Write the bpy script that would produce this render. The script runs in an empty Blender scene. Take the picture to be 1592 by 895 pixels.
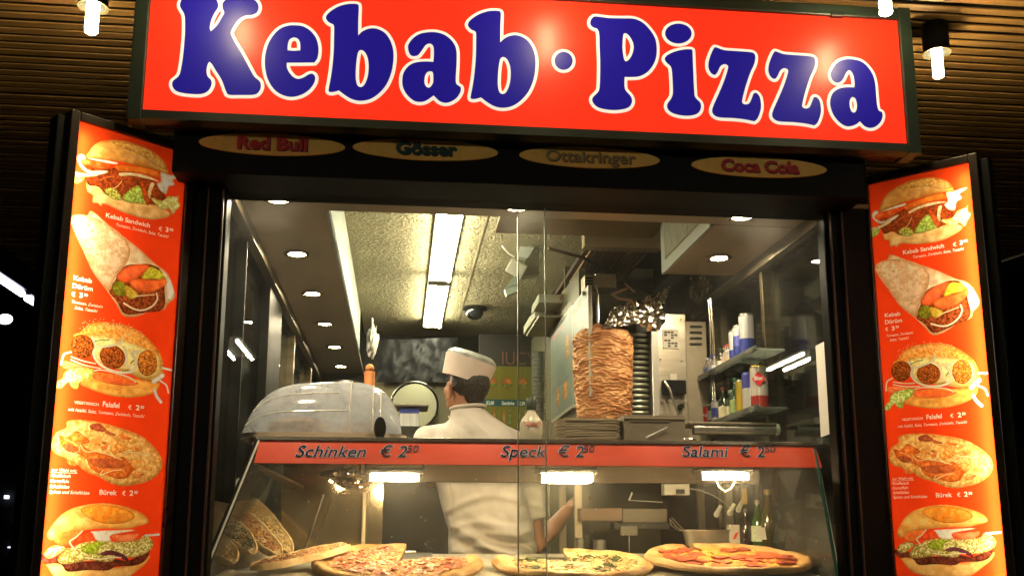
import bpy, bmesh, math, random
import numpy as np
from mathutils import Vector, Matrix
random.seed(7)
RNG = np.random.default_rng(11)
SC = bpy.context.scene
COL = SC.collection
R = math.radians
# ------------------------------------------------------------------ camera
CAM = Vector((0, 0, 1.4))
PITCH, YAW, FPX, CY = .194, .1106, 1566.0, 530.0
cd = bpy.data.cameras.new('camera'); cam = bpy.data.objects.new('camera', cd); COL.objects.link(cam)
cam.location = CAM; cam.rotation_euler = (math.pi/2 + PITCH, 0, -YAW)
cd.sensor_width = 36; cd.lens = FPX / 1592 * 36; cd.shift_y = (CY - 447.5) / 1592
cd.clip_start = .05; cd.clip_end = 400
SC.camera = cam
# ------------------------------------------------------------------ world: night
w = bpy.data.worlds.new('World'); SC.world = w; w.use_nodes = True
bg = w.node_tree.nodes['Background']
sky = w.node_tree.nodes.new('ShaderNodeTexSky'); sky.sky_type = 'NISHITA'; sky.sun_disc = False
sky.sun_elevation = R(-4); sky.sun_rotation = R(200)
w.node_tree.links.new(sky.outputs[0], bg.inputs[0]); bg.inputs[1].default_value = 0.012
# ------------------------------------------------------------------ colour
SC.view_settings.view_transform = 'Standard'; SC.view_settings.look = 'None'
SC.view_settings.exposure = 0.0; SC.view_settings.gamma = 1
SC.cycles.use_denoising = True
SC.cycles.max_bounces = 10; SC.cycles.transparent_max_bounces = 24
SC.cycles.diffuse_bounces = 4; SC.cycles.glossy_bounces = 5
SC.cycles.sample_clamp_indirect = 4.0; SC.cycles.caustics_reflective = False; SC.cycles.caustics_refractive = False


# ------------------------------------------------------------------ traced outlines: sign letters and printed food
GLYPHS=[[[[285.1,19.9],[280.4,11.4],[281.3,3.8],[288.0,-4.7],[310.8,-6.6],[329.8,-4.7],[337.4,1.9],[339.6,11.4],[333.6,21.8],[328.8,32.3],[326.4,43.7],[327.9,49.8,1],[337.4,40.8],[345.0,28.5],[348.8,20.9],[346.5,14.2],[346.5,6.6],[352.6,0.0],[367.8,-2.8],[386.8,-1.5],[398.1,2.8],[402.3,11.4],[400.0,19.9],[392.5,24.3],[381.1,25.6],[371.6,31.3],[364.0,40.8],[359.0,52.2],[364.0,64.6],[375.4,83.6],[386.8,104.5],[395.3,119.7],[403.8,127.3],[405.7,135.8],[401.9,144.3],[394.3,148.1],[373.5,148.5],[356.4,148.1],[351.6,142.5],[345.0,125.4],[335.5,110.2],[329.8,100.7],[325.6,96.9,1],[322.6,102.6],[321.4,112.1],[323.1,119.7],[328.8,126.3],[328.3,134.9],[322.2,143.4],[310.8,147.2],[289.9,146.2],[274.7,142.5],[268.6,134.9],[269.0,127.3],[277.5,119.7],[281.3,110.2],[285.1,85.5],[287.6,57.0],[288.0,34.2],[287.0,24.7]]],[[[457.8,40.4],[470.4,41.8],[482.1,48.5],[491.3,60.2],[495.2,75.3],[493.8,90.4],[488.8,98.1,1],[467.0,98.4],[446.1,98.4,1],[446.1,105.5],[449.4,113.0],[456.1,120.6],[463.7,123.6],[472.1,121.4],[480.4,116.4],[486.3,115.9],[490.0,120.6],[488.8,128.9],[482.1,139.0],[472.1,146.5],[460.3,150.7],[448.6,151.1],[435.2,146.5],[424.3,137.3],[415.9,122.2],[412.1,103.8],[412.6,87.0],[416.8,70.3],[425.1,56.0],[435.2,46.0],[446.9,41.3]],[[447.3,79.0,1],[447.6,70.3],[450.3,62.7],[457.0,59.4],[463.7,61.9],[466.7,68.6],[467.0,79.3,1],[457.0,80.0]]],[[[517.5,38.9],[511.8,36.1],[507.5,31.3],[507.1,26.6],[511.8,20.5],[524.2,12.3],[539.4,7.6],[552.7,7.2],[556.9,8.4,1],[557.8,13.3],[557.0,34.2],[556.9,56.0,1],[563.1,50.3],[571.7,46.2],[581.2,45.0],[590.7,47.5],[600.2,54.1],[607.8,66.5],[611.6,81.7],[611.2,98.8],[607.8,115.9],[600.2,133.0],[588.8,146.2],[575.5,154.8],[560.3,157.6],[547.0,154.8],[535.6,148.1],[527.0,141.5,1],[518.5,143.8],[512.8,143.8],[510.9,140.6],[513.7,125.4],[516.6,106.4],[518.9,79.8],[519.4,57.0],[519.4,42.7]],[[561.2,78.8],[566.9,81.7],[571.7,91.2],[573.2,104.5],[571.7,119.7],[566.9,132.0],[561.2,136.2],[555.5,133.0],[553.1,121.6],[553.6,102.6],[555.5,87.4],[557.4,81.3]]],[[[634.3,75.2],[636.0,68.5],[643.5,59.3],[655.2,53.0],[672.0,50.9],[685.4,53.0],[697.1,59.3],[706.4,70.2],[709.7,82.0],[709.7,100.4],[708.5,120.5],[709.2,130.6],[713.9,134.7],[716.4,137.3],[715.6,144.0],[709.7,153.2],[700.5,159.0],[692.1,160.7],[683.7,158.2],[677.9,153.2],[674.2,149.3,1],[668.7,153.2],[662.0,157.4],[653.6,159.4],[643.5,157.4],[633.5,149.0],[626.8,137.3],[625.4,125.5],[627.6,113.8],[635.1,103.7],[645.2,98.4],[658.6,96.7],[673.7,97.0,1],[674.5,85.3],[673.7,73.6],[668.7,68.9],[662.0,71.1],[655.2,80.3],[649.4,87.0],[641.8,88.2],[636.8,84.5]],[[668.7,111.8],[672.8,113.8],[673.7,122.2],[672.8,130.6],[667.8,136.8],[662.8,135.6],[659.9,129.7],[660.3,120.5],[663.6,113.8]]],[[[738.2,49.7],[732.5,46.9],[728.2,42.1],[727.8,37.4],[732.5,31.3],[744.9,23.1],[760.1,18.4],[773.4,18.0],[777.6,19.2,1],[778.5,24.1],[777.7,45.0],[777.6,66.8,1],[783.8,61.1],[792.4,57.0],[801.9,55.8],[811.4,58.3],[820.9,64.9],[828.5,77.3],[832.3,92.5],[831.9,109.6],[828.5,126.7],[820.9,143.8],[809.5,157.0],[796.2,165.6],[781.0,168.4],[767.7,165.6],[756.3,158.9],[747.7,152.3,1],[739.2,154.6],[733.5,154.6],[731.6,151.4],[734.4,136.2],[737.3,117.2],[739.6,90.6],[740.1,67.8],[740.1,53.5]],[[781.9,89.6],[787.6,92.5],[792.4,102.0],[793.9,115.3],[792.4,130.5],[787.6,142.8],[781.9,147.0],[776.2,143.8],[773.8,132.4],[774.3,113.4],[776.2,98.2],[778.1,92.1]]],[[[890.0,95.5],[888.1,102.5],[883.0,107.6],[876.0,109.5],[869.0,107.6],[863.9,102.5],[862.0,95.5],[863.9,88.5],[869.0,83.4],[876.0,81.5],[883.0,83.4],[888.1,88.5]]],[[[918.1,40.2],[917.7,34.1],[921.1,28.5],[927.2,26.7],[946.3,29.1],[966.4,29.7],[984.5,30.1],[998.6,36.1],[1010.6,48.2],[1018.7,62.3],[1020.7,80.4],[1017.7,96.5],[1008.6,110.6],[996.5,118.6],[984.5,120.6],[970.8,120.6,1],[970.4,130.7],[972.0,140.7],[980.5,150.8],[982.1,159.8],[976.4,167.9],[962.3,171.5],[946.3,171.5],[930.2,167.9],[922.1,160.8],[921.1,152.8],[930.2,142.7],[932.2,130.7],[932.8,100.5],[931.8,74.4],[931.2,54.2],[928.2,46.2],[923.1,44.2]],[[968.4,57.3],[970.8,52.8],[976.4,55.3],[982.5,64.3],[984.9,74.4],[982.5,85.4],[977.4,93.5],[972.4,96.1],[969.4,90.5],[967.4,74.4]]],[[[1033.1,92.4],[1038.2,86.0],[1050.2,80.7],[1064.3,77.9],[1073.4,77.7],[1076.0,78.9,1],[1076.4,86.4],[1077.4,110.5],[1078.8,140.7],[1080.4,151.7],[1088.4,160.8],[1089.0,169.8],[1084.4,176.9],[1074.4,180.3],[1060.3,180.3],[1046.2,176.9],[1038.2,170.8],[1037.2,162.8],[1043.2,153.7],[1045.8,144.7],[1045.2,124.6],[1043.8,108.5],[1041.2,102.9],[1036.1,98.4]]],[[[1074.8,53.2],[1072.0,60.9],[1064.5,66.6],[1054.2,68.7],[1044.0,66.6],[1036.5,60.9],[1033.7,53.2],[1036.5,45.4],[1044.0,39.8],[1054.2,37.7],[1064.5,39.8],[1072.0,45.4]]],[[[1105.1,85.1],[1110.1,75.4],[1114.3,75.1],[1125.2,78.8],[1143.7,80.4],[1163.8,81.8],[1171.3,83.8],[1173.8,89.3],[1172.1,100.2],[1165.4,115.3],[1158.7,135.4],[1154.0,153.8],[1153.7,160.6],[1158.7,163.1],[1164.6,161.1],[1168.8,152.2],[1171.3,146.3],[1175.5,145.5],[1180.5,151.3],[1182.7,163.9],[1181.4,174.0],[1177.2,184.9],[1172.1,189.4,1],[1158.7,186.5],[1140.3,184.4],[1118.5,183.2],[1110.1,179.8],[1106.8,174.0],[1108.5,165.6],[1116.8,147.1],[1125.2,127.0],[1131.1,108.6],[1130.8,102.7],[1125.2,100.7],[1119.4,104.4],[1115.2,112.8],[1111.0,117.3],[1105.1,114.5],[1101.3,106.9],[1101.4,96.9]]],[[[1198.3,91.4],[1203.3,81.7],[1207.5,81.4],[1218.4,85.1],[1236.9,86.7],[1257.0,88.1],[1264.5,90.1],[1267.0,95.6],[1265.3,106.5],[1258.6,121.6],[1251.9,141.7],[1247.2,160.1],[1246.9,166.9],[1251.9,169.4],[1257.8,167.4],[1262.0,158.5],[1264.5,152.6],[1268.7,151.8],[1273.7,157.6],[1275.9,170.2],[1274.6,180.3],[1270.4,191.2],[1265.3,195.7,1],[1251.9,192.8],[1233.5,190.7],[1211.7,189.5],[1203.3,186.1],[1200.0,180.3],[1201.7,171.9],[1210.0,153.4],[1218.4,133.3],[1224.3,114.9],[1224.0,109.0],[1218.4,107.0],[1212.6,110.7],[1208.4,119.1],[1204.2,123.6],[1198.3,120.8],[1194.5,113.2],[1194.6,103.2]]],[[[1290.9,116.1],[1293.5,108.5],[1301.0,98.5],[1311.9,93.5],[1323.6,93.0],[1337.0,96.0],[1347.1,103.5],[1355.5,115.2],[1359.7,128.7],[1361.3,145.4],[1363.0,163.8],[1365.5,172.2],[1370.6,175.6],[1371.4,182.3],[1368.0,190.7],[1360.5,197.4],[1352.1,199.5],[1343.7,196.9],[1336.2,189.3,1],[1330.3,194.0],[1322.0,196.9],[1313.6,196.5],[1303.5,189.8],[1295.1,178.9],[1290.4,165.5],[1290.4,155.5],[1294.3,145.4],[1303.5,138.7],[1315.2,136.5],[1327.8,136.7,1],[1327.8,127.0],[1325.3,116.1],[1320.3,110.2],[1315.2,113.6],[1310.2,123.6],[1304.4,129.0],[1297.7,128.7],[1292.6,123.6]],[[1325.3,151.8],[1329.5,154.6],[1331.7,163.8],[1330.7,172.2],[1327.8,175.6],[1323.6,174.2],[1320.8,167.2],[1320.3,158.8],[1322.3,153.5]]]]
PRINT=[["p",[240,192,118],[222,150,72],0.25,20,[45,201,75,199,170,234,269,222,320,225,350,239,343,253,316,267,264,281,189,279,110,264,101,276,86,267,70,269,68,243,49,235]],
["p",[150,60,20],[70,25,10],0.5,7,[35,150,79,150,111,137,151,125,216,126,275,135,324,178,326,194,313,215,276,224,223,233,162,233,116,232,86,210,47,210]],
["p",[240,176,88],[222,138,52],0.4,26,[35,118,43,97,56,71,82,47,119,31,167,21,217,20,258,26,294,41,315,58,328,83,328,97,286,93,234,96,180,98,133,102,81,112]],
["p",[222,150,62],[245,200,110],0.5,6,[118,39,166,25,216,23,258,28,294,43,315,60,324,82,280,76,222,54,164,49]],
["p",[225,80,25],[240,130,60],0.4,20,[11,124,41,126,85,119,120,118,99,142,51,145,15,141]],
["p",[240,130,40],[215,95,25],0.4,15,[138,118,187,104,237,97,290,98,301,113,295,120,236,119,185,128,150,135]],
["p",[252,240,215],[235,215,175],0.3,8,[37,121,85,112,141,106,136,115,81,120]],
["p",[252,240,215],[230,205,160],0.3,8,[13,116,25,112,35,124,18,133,23,147,50,161,83,151,114,145,106,156,73,170,34,168,11,145,5,127]],
["p",[248,220,170],[230,190,120],0.3,8,[154,141,201,127,254,123,302,133,253,135,200,139,157,152]],
["p",[185,200,95],[120,140,40],0.6,6,[170,226,188,198,212,174,228,169,249,190,261,224,223,233,185,237]],
["p",[190,190,90],[110,100,30],0.6,6,[106,213,142,200,170,234,131,239]],
["p",[190,200,100],[120,140,40],0.5,7,[-4,192,9,182,36,187,27,206,10,219,-5,208]],
["p",[240,220,165],[200,170,100],0.4,8,[-3,179,29,177,74,166,77,173,36,187,4,190]],
["p",[250,240,175],[205,210,90],0.6,7,[274,199,315,200,338,177,368,171,376,161,375,189,385,199,367,226,358,242,342,225,312,231,284,213]],
["p",[195,85,28],[140,45,15],0.5,6,[233,150,257,180,269,218,261,230,247,210,235,175]],
["p",[245,220,160],[225,180,110],0.3,8,[267,146,282,145,274,175,270,206,260,188]],
["p",[255,248,230],[245,220,180],0.4,7,[301,97,327,97,376,92,377,98,351,112,358,130,338,141,328,171,306,166,290,143,305,130]],
["s",[120,50,25],[120,50,25],0.15,10,[163,217,181,188,210,158,229,150],2.0],
["s",[230,180,110],[230,180,110],0.15,10,[130,206,150,190,163,168],1.7],
["s",[200,110,50],[200,110,50],0.15,10,[88,185,109,169,137,158],1.7],
["p",[242,208,160],[225,170,110],0.3,20,[2,340,22,324,55,319,62,303,79,303,135,337,194,367,251,398,307,435,344,452,368,480,384,520,387,540,369,562,361,569,351,592,296,609,252,632,208,639,179,605,146,565,93,511,60,456,33,409,11,370]],
["p",[150,70,30],[80,30,12],0.6,7,[202,462,247,448,287,440,325,449,353,478,346,514,353,568,336,598,289,612,213,631,180,593,149,561,170,516,171,499]],
["p",[228,88,38],[240,120,70],0.4,18,[172,512,198,470,247,448,283,446,277,462,243,498,210,522]],
["p",[210,200,60],[160,150,30],0.6,8,[259,496,282,454,306,449,354,470,345,485,302,490]],
["p",[238,115,50],[225,90,40],0.5,14,[218,515,251,499,302,494,345,481,349,502,319,526,279,541,240,539]],
["p",[120,118,30],[80,80,15],0.5,10,[160,540,178,521,205,530,206,563,190,573,166,566]],
["p",[200,170,60],[150,120,30],0.5,8,[205,530,254,554,237,572,214,573]],
["s",[250,232,195],[250,232,195],0.15,10,[204,594,242,608,274,606,306,586,322,559,318,538],3.6],
["s",[245,220,170],[245,220,170],0.15,10,[238,564,278,553,309,545],2.3],
["p",[255,242,215],[245,215,170],0.4,9,[318,443,343,456,368,484,386,532,373,559,355,544,353,507,346,477]],
["p",[236,196,148],[205,150,95],0.45,9,[2,340,22,324,55,319,107,326,163,349,197,376,211,404,208,438,194,469,176,496,161,527,149,561,93,511,60,456,33,409,11,370]],
["p",[238,168,76],[220,132,46],0.35,18,[78,883,129,842,277,848,344,850,355,855,342,882,303,902,257,912,210,916,156,910,109,898]],
["p",[222,132,46],[240,184,96],0.5,6,[44,734,66,715,92,685,134,671,182,667,233,672,282,691,325,724,349,751,361,784,365,824,348,850,296,849,240,832,164,804,86,776]],
["p",[245,220,140],[225,180,90],0.3,14,[110,720,210,723,286,736,338,754,353,791,342,830,292,845,240,832,124,800]],
["p",[228,105,50],[240,140,90],0.4,14,[17,819,62,821,110,832,40,842,19,840]],
["p",[226,90,36],[240,125,60],0.4,14,[121,849,169,844,238,852,276,862,244,873,182,875,127,866]],
["s",[250,232,195],[250,232,195],0.15,10,[12,831,18,798,40,786],3.3],
["s",[250,232,195],[250,232,195],0.15,10,[43,801,83,810,123,813],2.4],
["s",[250,232,195],[250,232,195],0.15,10,[42,811,90,823,142,827],2.4],
["p",[150,75,25],[75,32,10],0.9,4,[115,766,108,785,93,798,74,802,55,794,42,778,38,758,44,739,60,726,79,723,98,730,111,746]],
["p",[160,80,28],[80,35,10],0.9,4,[223,788,216,807,199,820,176,823,155,816,140,799,135,779,143,759,160,746,182,743,204,751,219,767]],
["p",[215,135,50],[130,65,20],0.9,4,[338,792,332,814,317,828,299,833,282,825,270,807,267,784,273,762,288,747,306,743,324,751,335,769]],
["p",[215,222,140],[140,160,50],0.6,6,[4,889,21,874,27,853,53,839,102,831,122,837,107,865,78,879,72,903,52,901,41,884,19,907,2,907]],
["s",[245,235,200],[245,235,200],0.15,10,[106,728,120,754,114,779,128,805,162,825,201,832,248,825,262,798,252,773,246,760,273,753],5.1],
["s",[245,235,200],[245,235,200],0.15,10,[212,744,226,766,227,802,242,812],3.9],
["s",[245,235,200],[245,235,200],0.15,10,[210,713,201,734,168,747,136,756],3.9],
["s",[250,238,205],[250,238,205],0.15,10,[122,837,154,832,239,844,265,859],2.4],
["s",[70,90,30],[70,90,30],0.15,10,[113,741,138,731,162,728],1.5],
["s",[60,80,30],[60,80,30],0.15,10,[217,826,237,820],1.5],
["s",[60,80,30],[60,80,30],0.15,10,[243,796,253,785],1.8],
["s",[255,250,238],[255,250,238],0.15,10,[335,877,344,898,361,917],6.6],
["s",[255,252,240],[255,252,240],0.15,10,[360,798,396,802],4.5],
["s",[255,250,238],[255,250,238],0.15,10,[352,843,377,857,386,882],3.6],
["s",[255,250,235],[255,250,235],0.15,10,[330,849,361,824],9.0],
["p",[236,188,108],[214,140,62],0.55,9,[5,1079,17,1050,46,1032,47,1012,79,1003,139,1004,195,1012,255,1025,307,1044,341,1068,368,1094,382,1126,377,1153,358,1176,324,1194,282,1205,243,1210,204,1202,169,1185,120,1168,90,1147,53,1130,18,1115,5,1098]],
["p",[226,150,66],[236,170,90],0.5,7,[127,1100,119,1104,115,1102,104,1100,98,1095,100,1091,107,1088,116,1090,124,1096]],
["p",[196,92,28],[236,170,90],0.5,7,[279,1132,275,1135,267,1136,260,1133,255,1128,259,1124,263,1122,268,1123,276,1126]],
["p",[226,150,66],[236,170,90],0.5,7,[182,1145,178,1150,168,1152,157,1143,147,1140,147,1134,157,1133,169,1133,176,1140]],
["p",[196,92,28],[236,170,90],0.5,7,[297,1182,294,1184,291,1183,285,1181,281,1179,281,1176,286,1174,291,1178,296,1180]],
["p",[214,120,40],[236,170,90],0.5,7,[121,1082,113,1086,104,1088,94,1084,88,1077,85,1071,92,1067,105,1070,117,1075]],
["p",[170,74,28],[236,170,90],0.5,7,[183,1075,185,1077,177,1079,171,1076,165,1071,166,1067,169,1067,178,1067,187,1072]],
["p",[170,74,28],[236,170,90],0.5,7,[187,1117,189,1119,180,1118,171,1119,166,1112,167,1108,174,1108,181,1108,185,1112]],
["p",[214,120,40],[236,170,90],0.5,7,[326,1150,325,1153,320,1154,316,1152,311,1147,310,1143,316,1141,321,1143,328,1147]],
["p",[226,150,66],[236,170,90],0.5,7,[206,1151,201,1154,195,1155,185,1152,181,1146,177,1141,190,1140,197,1140,208,1146]],
["p",[170,74,28],[236,170,90],0.5,7,[315,1172,310,1178,304,1175,288,1172,288,1165,288,1159,294,1159,305,1161,320,1166]],
["p",[196,92,28],[236,170,90],0.5,7,[89,1147,87,1152,77,1152,65,1148,57,1140,60,1135,70,1135,78,1136,87,1141]],
["p",[214,120,40],[236,170,90],0.5,7,[282,1062,283,1063,278,1064,273,1061,272,1059,271,1057,274,1054,279,1057,281,1058]],
["p",[226,150,66],[236,170,90],0.5,7,[285,1129,282,1132,278,1131,273,1130,269,1127,269,1124,274,1123,279,1125,282,1127]],
["p",[170,74,28],[236,170,90],0.5,7,[306,1178,309,1182,299,1181,292,1177,287,1174,284,1169,292,1169,300,1169,307,1173]],
["p",[196,92,28],[236,170,90],0.5,7,[160,1140,161,1144,154,1142,147,1142,140,1136,143,1132,148,1130,155,1130,160,1137]],
["p",[226,150,66],[236,170,90],0.5,7,[344,1150,346,1154,336,1153,328,1152,318,1146,322,1141,327,1137,337,1142,343,1144]],
["p",[226,150,66],[236,170,90],0.5,7,[106,1091,99,1095,92,1095,81,1092,77,1086,76,1080,84,1078,95,1079,101,1086]],
["p",[214,120,40],[236,170,90],0.5,7,[296,1089,291,1094,285,1093,275,1091,266,1083,270,1078,274,1076,287,1076,294,1084]],
["p",[214,120,40],[236,170,90],0.5,7,[132,1122,121,1125,112,1128,99,1124,97,1117,97,1110,101,1110,114,1108,122,1116]],
["p",[170,74,28],[236,170,90],0.5,7,[220,1132,217,1133,215,1133,211,1131,206,1129,208,1127,211,1126,215,1126,220,1129]],
["p",[170,74,28],[236,170,90],0.5,7,[188,1126,187,1131,178,1132,167,1124,162,1121,158,1114,166,1114,179,1112,189,1121]],
["p",[226,150,66],[236,170,90],0.5,7,[222,1162,217,1166,207,1164,196,1164,190,1157,192,1151,199,1147,208,1151,216,1155]],
["p",[196,92,28],[236,170,90],0.5,7,[162,1081,157,1083,152,1082,142,1082,140,1075,139,1071,143,1068,153,1073,160,1077]],
["p",[170,74,28],[236,170,90],0.5,7,[208,1117,208,1119,201,1121,195,1118,191,1113,190,1110,194,1108,201,1111,208,1114]],
["p",[226,150,66],[236,170,90],0.5,7,[276,1089,274,1092,271,1093,265,1088,259,1085,261,1083,263,1082,271,1082,276,1086]],
["p",[214,120,40],[236,170,90],0.5,7,[155,1079,157,1081,147,1084,137,1078,138,1074,133,1071,141,1068,148,1069,157,1075]],
["p",[205,88,24],[235,150,70],0.45,9,[26,1057,52,1062,76,1040,98,1048,128,1072,101,1084,144,1102,187,1110,217,1121,242,1113,270,1136,293,1140,274,1164,260,1182,230,1187,200,1180,176,1173,164,1172,134,1155,117,1126,86,1112,61,1107,34,1087]],
["p",[120,50,28],[185,90,50],0.5,7,[122,1017,151,1009,175,1024,174,1035,131,1032]],
["p",[135,60,30],[185,90,40],0.5,9,[130,1127,186,1123,240,1128,245,1147,183,1154,141,1146]],
["p",[125,55,28],[185,90,40],0.5,8,[40,1087,72,1085,93,1106,74,1110,49,1104]],
["p",[225,125,40],[245,190,100],0.6,7,[195,1082,221,1071,250,1079,265,1083,237,1097,206,1105]],
["p",[230,95,25],[235,140,60],0.4,8,[223,1039,253,1047,268,1051,246,1055,226,1047]],
["p",[155,72,32],[210,130,70],0.5,8,[175,1030,211,1042,198,1046,174,1040]],
["p",[205,100,40],[230,150,80],0.4,8,[164,1084,183,1081,182,1094,167,1093]],
["p",[240,150,60],[248,205,130],0.5,9,[277,1121,301,1125,305,1141,286,1152,270,1136]],
["s",[250,225,165],[250,225,165],0.15,10,[95,1083,116,1104,157,1099,193,1110,235,1122],1.7],
["s",[245,215,150],[245,215,150],0.15,10,[177,1160,169,1176,207,1161,238,1156],1.9],
["s",[245,205,140],[245,205,140],0.15,10,[45,1068,88,1086,94,1102,77,1111],1.1],
["s",[248,228,180],[248,228,180],0.15,10,[242,1107,267,1095,309,1100,335,1096],1.9],
["s",[225,170,90],[225,170,90],0.15,10,[303,1165,333,1154,359,1131],1.0],
["s",[225,175,100],[225,175,100],0.15,10,[269,1070,277,1052,300,1066],1.0],
["p",[242,188,104],[224,146,66],0.3,22,[23,1457,78,1460,200,1476,289,1466,358,1436,347,1462,316,1487,279,1514,237,1530,165,1535,105,1521,68,1513,42,1491,30,1473]],
["p",[105,48,30],[60,22,15],0.6,7,[0,1432,33,1429,73,1444,141,1453,232,1446,290,1451,354,1415,355,1433,339,1457,303,1469,245,1470,217,1482,151,1480,89,1483,72,1466,54,1457,15,1457]],
["p",[238,225,150],[150,130,50],0.7,5,[10,1426,42,1401,88,1410,133,1391,176,1388,236,1391,313,1385,335,1367,367,1391,359,1421,305,1442,247,1440,225,1455,153,1450,78,1460,54,1444,75,1416,33,1441]],
["p",[165,175,45],[110,120,25],0.6,6,[126,1407,157,1397,195,1382,225,1385,187,1406,173,1428,137,1425]],
["p",[90,42,50],[60,25,30],0.5,7,[188,1428,222,1418,263,1430,285,1448,276,1451,233,1434,200,1435]],
["p",[228,105,38],[240,140,70],0.4,14,[34,1372,80,1357,124,1357,110,1375,83,1404,45,1397]],
["p",[218,65,24],[235,100,50],0.4,14,[103,1388,136,1363,160,1366,163,1386,121,1394]],
["p",[235,115,62],[240,140,90],0.4,14,[223,1371,268,1367,315,1364,302,1385,266,1392,234,1385]],
["p",[252,230,198],[240,205,150],0.3,10,[161,1357,307,1352,220,1370,224,1391,176,1388,160,1366]],
["p",[246,186,96],[238,156,62],0.4,22,[15,1372,23,1350,52,1309,85,1287,130,1274,186,1267,240,1273,289,1285,332,1304,347,1326,323,1337,269,1348,180,1349,117,1357,64,1363,33,1386]],
["p",[238,132,34],[246,168,66],0.5,16,[113,1291,142,1277,186,1272,240,1278,280,1291,296,1312,259,1330,199,1333,151,1320]],
["s",[250,228,185],[250,228,185],0.15,10,[124,1357,107,1375,87,1391,107,1416],3.1],
["s",[250,235,195],[250,235,195],0.15,10,[142,1440,190,1446,232,1440,259,1442],2.2],
["s",[245,235,190],[245,235,190],0.15,10,[17,1429,44,1410,70,1407],1.9],
["s",[240,225,170],[240,225,170],0.15,10,[252,1415,287,1418,317,1409],1.7],
["s",[255,250,240],[255,250,240],0.15,10,[338,1370,363,1369,386,1367],4.1]]

# ------------------------------------------------------------------ survey helpers: a sight line met with a plane
_F = Vector((math.sin(YAW)*math.cos(PITCH), math.cos(YAW)*math.cos(PITCH), math.sin(PITCH)))
_Rr = Vector((math.cos(YAW), -math.sin(YAW), 0)); _U = _Rr.cross(_F)
def sight(x, y): return _Rr*(x-796) + _U*(CY-y) + _F*FPX
def at(x, y, Y): d = sight(x, y); return CAM + d*(Y/d.y)
def atz(x, y, Z): d = sight(x, y); return CAM + d*((Z-CAM.z)/d.z)
def atx(x, y, X): d = sight(x, y); return CAM + d*(X/d.x)

# ------------------------------------------------------------------ materials
def lin(c):
    return tuple(((v/255)/12.92 if v/255 <= .04045 else ((v/255+.055)/1.055)**2.4) for v in c)
_mc = {}
def mat(name, col=(.5,.5,.5), rough=.5, metal=0, var=0, vs=8, bump=0, bs=60, emit=None, es=0, coat=0, stretch=None, trans=0, alpha=1, col2=None, spec=.5, detail=4):
    if name in _mc: return _mc[name]
    m = bpy.data.materials.new(name); m.use_nodes = True; _mc[name] = m
    nt = m.node_tree; p = nt.nodes['Principled BSDF']
    p.inputs['Base Color'].default_value = (*col, 1); p.inputs['Roughness'].default_value = rough
    p.inputs['Metallic'].default_value = metal; p.inputs['Specular IOR Level'].default_value = spec
    p.inputs['Coat Weight'].default_value = coat; p.inputs['Coat Roughness'].default_value = .15
    p.inputs['Transmission Weight'].default_value = trans; p.inputs['Alpha'].default_value = alpha
    if emit: p.inputs['Emission Color'].default_value = (*emit, 1); p.inputs['Emission Strength'].default_value = es
    if var or bump or col2:
        tc = nt.nodes.new('ShaderNodeTexCoord'); src = tc.outputs['Object']
        if stretch:
            mp = nt.nodes.new('ShaderNodeMapping'); mp.inputs['Scale'].default_value = stretch
            nt.links.new(src, mp.inputs[0]); src = mp.outputs[0]
    if var or col2:
        n = nt.nodes.new('ShaderNodeTexNoise'); n.inputs['Scale'].default_value = vs; n.inputs['Detail'].default_value = detail
        n.inputs['Roughness'].default_value = .65
        nt.links.new(src, n.inputs['Vector'])
        r = nt.nodes.new('ShaderNodeValToRGB'); nt.links.new(n.outputs[0], r.inputs[0])
        c2 = col2 or tuple(c*(1-var) for c in col); c1 = col if col2 else tuple(min(1, c*(1+var)) for c in col)
        r.color_ramp.elements[0].position = .36; r.color_ramp.elements[1].position = .64
        r.color_ramp.elements[0].color = (*c2, 1); r.color_ramp.elements[1].color = (*c1, 1)
        nt.links.new(r.outputs[0], p.inputs['Base Color'])
        if rough > .12:
            mr = nt.nodes.new('ShaderNodeMapRange'); mr.inputs['To Min'].default_value = rough*.8; mr.inputs['To Max'].default_value = min(1, rough*1.25)
            nt.links.new(n.outputs[0], mr.inputs[0]); nt.links.new(mr.outputs[0], p.inputs['Roughness'])
    if bump:
        n2 = nt.nodes.new('ShaderNodeTexNoise'); n2.inputs['Scale'].default_value = bs; n2.inputs['Detail'].default_value = 3
        nt.links.new(src, n2.inputs['Vector'])
        b = nt.nodes.new('ShaderNodeBump'); b.inputs['Strength'].default_value = bump; b.inputs['Distance'].default_value = .01
        nt.links.new(n2.outputs[0], b.inputs['Height']); nt.links.new(b.outputs[0], p.inputs['Normal'])
    return m
def glow(name, col, s):
    if name in _mc: return _mc[name]
    m = bpy.data.materials.new(name); m.use_nodes = True; _mc[name] = m
    nt = m.node_tree; nt.nodes.clear()
    e = nt.nodes.new('ShaderNodeEmission'); o = nt.nodes.new('ShaderNodeOutputMaterial')
    e.inputs[0].default_value = (*col, 1); e.inputs[1].default_value = s; nt.links.new(e.outputs[0], o.inputs[0]); return m
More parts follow.
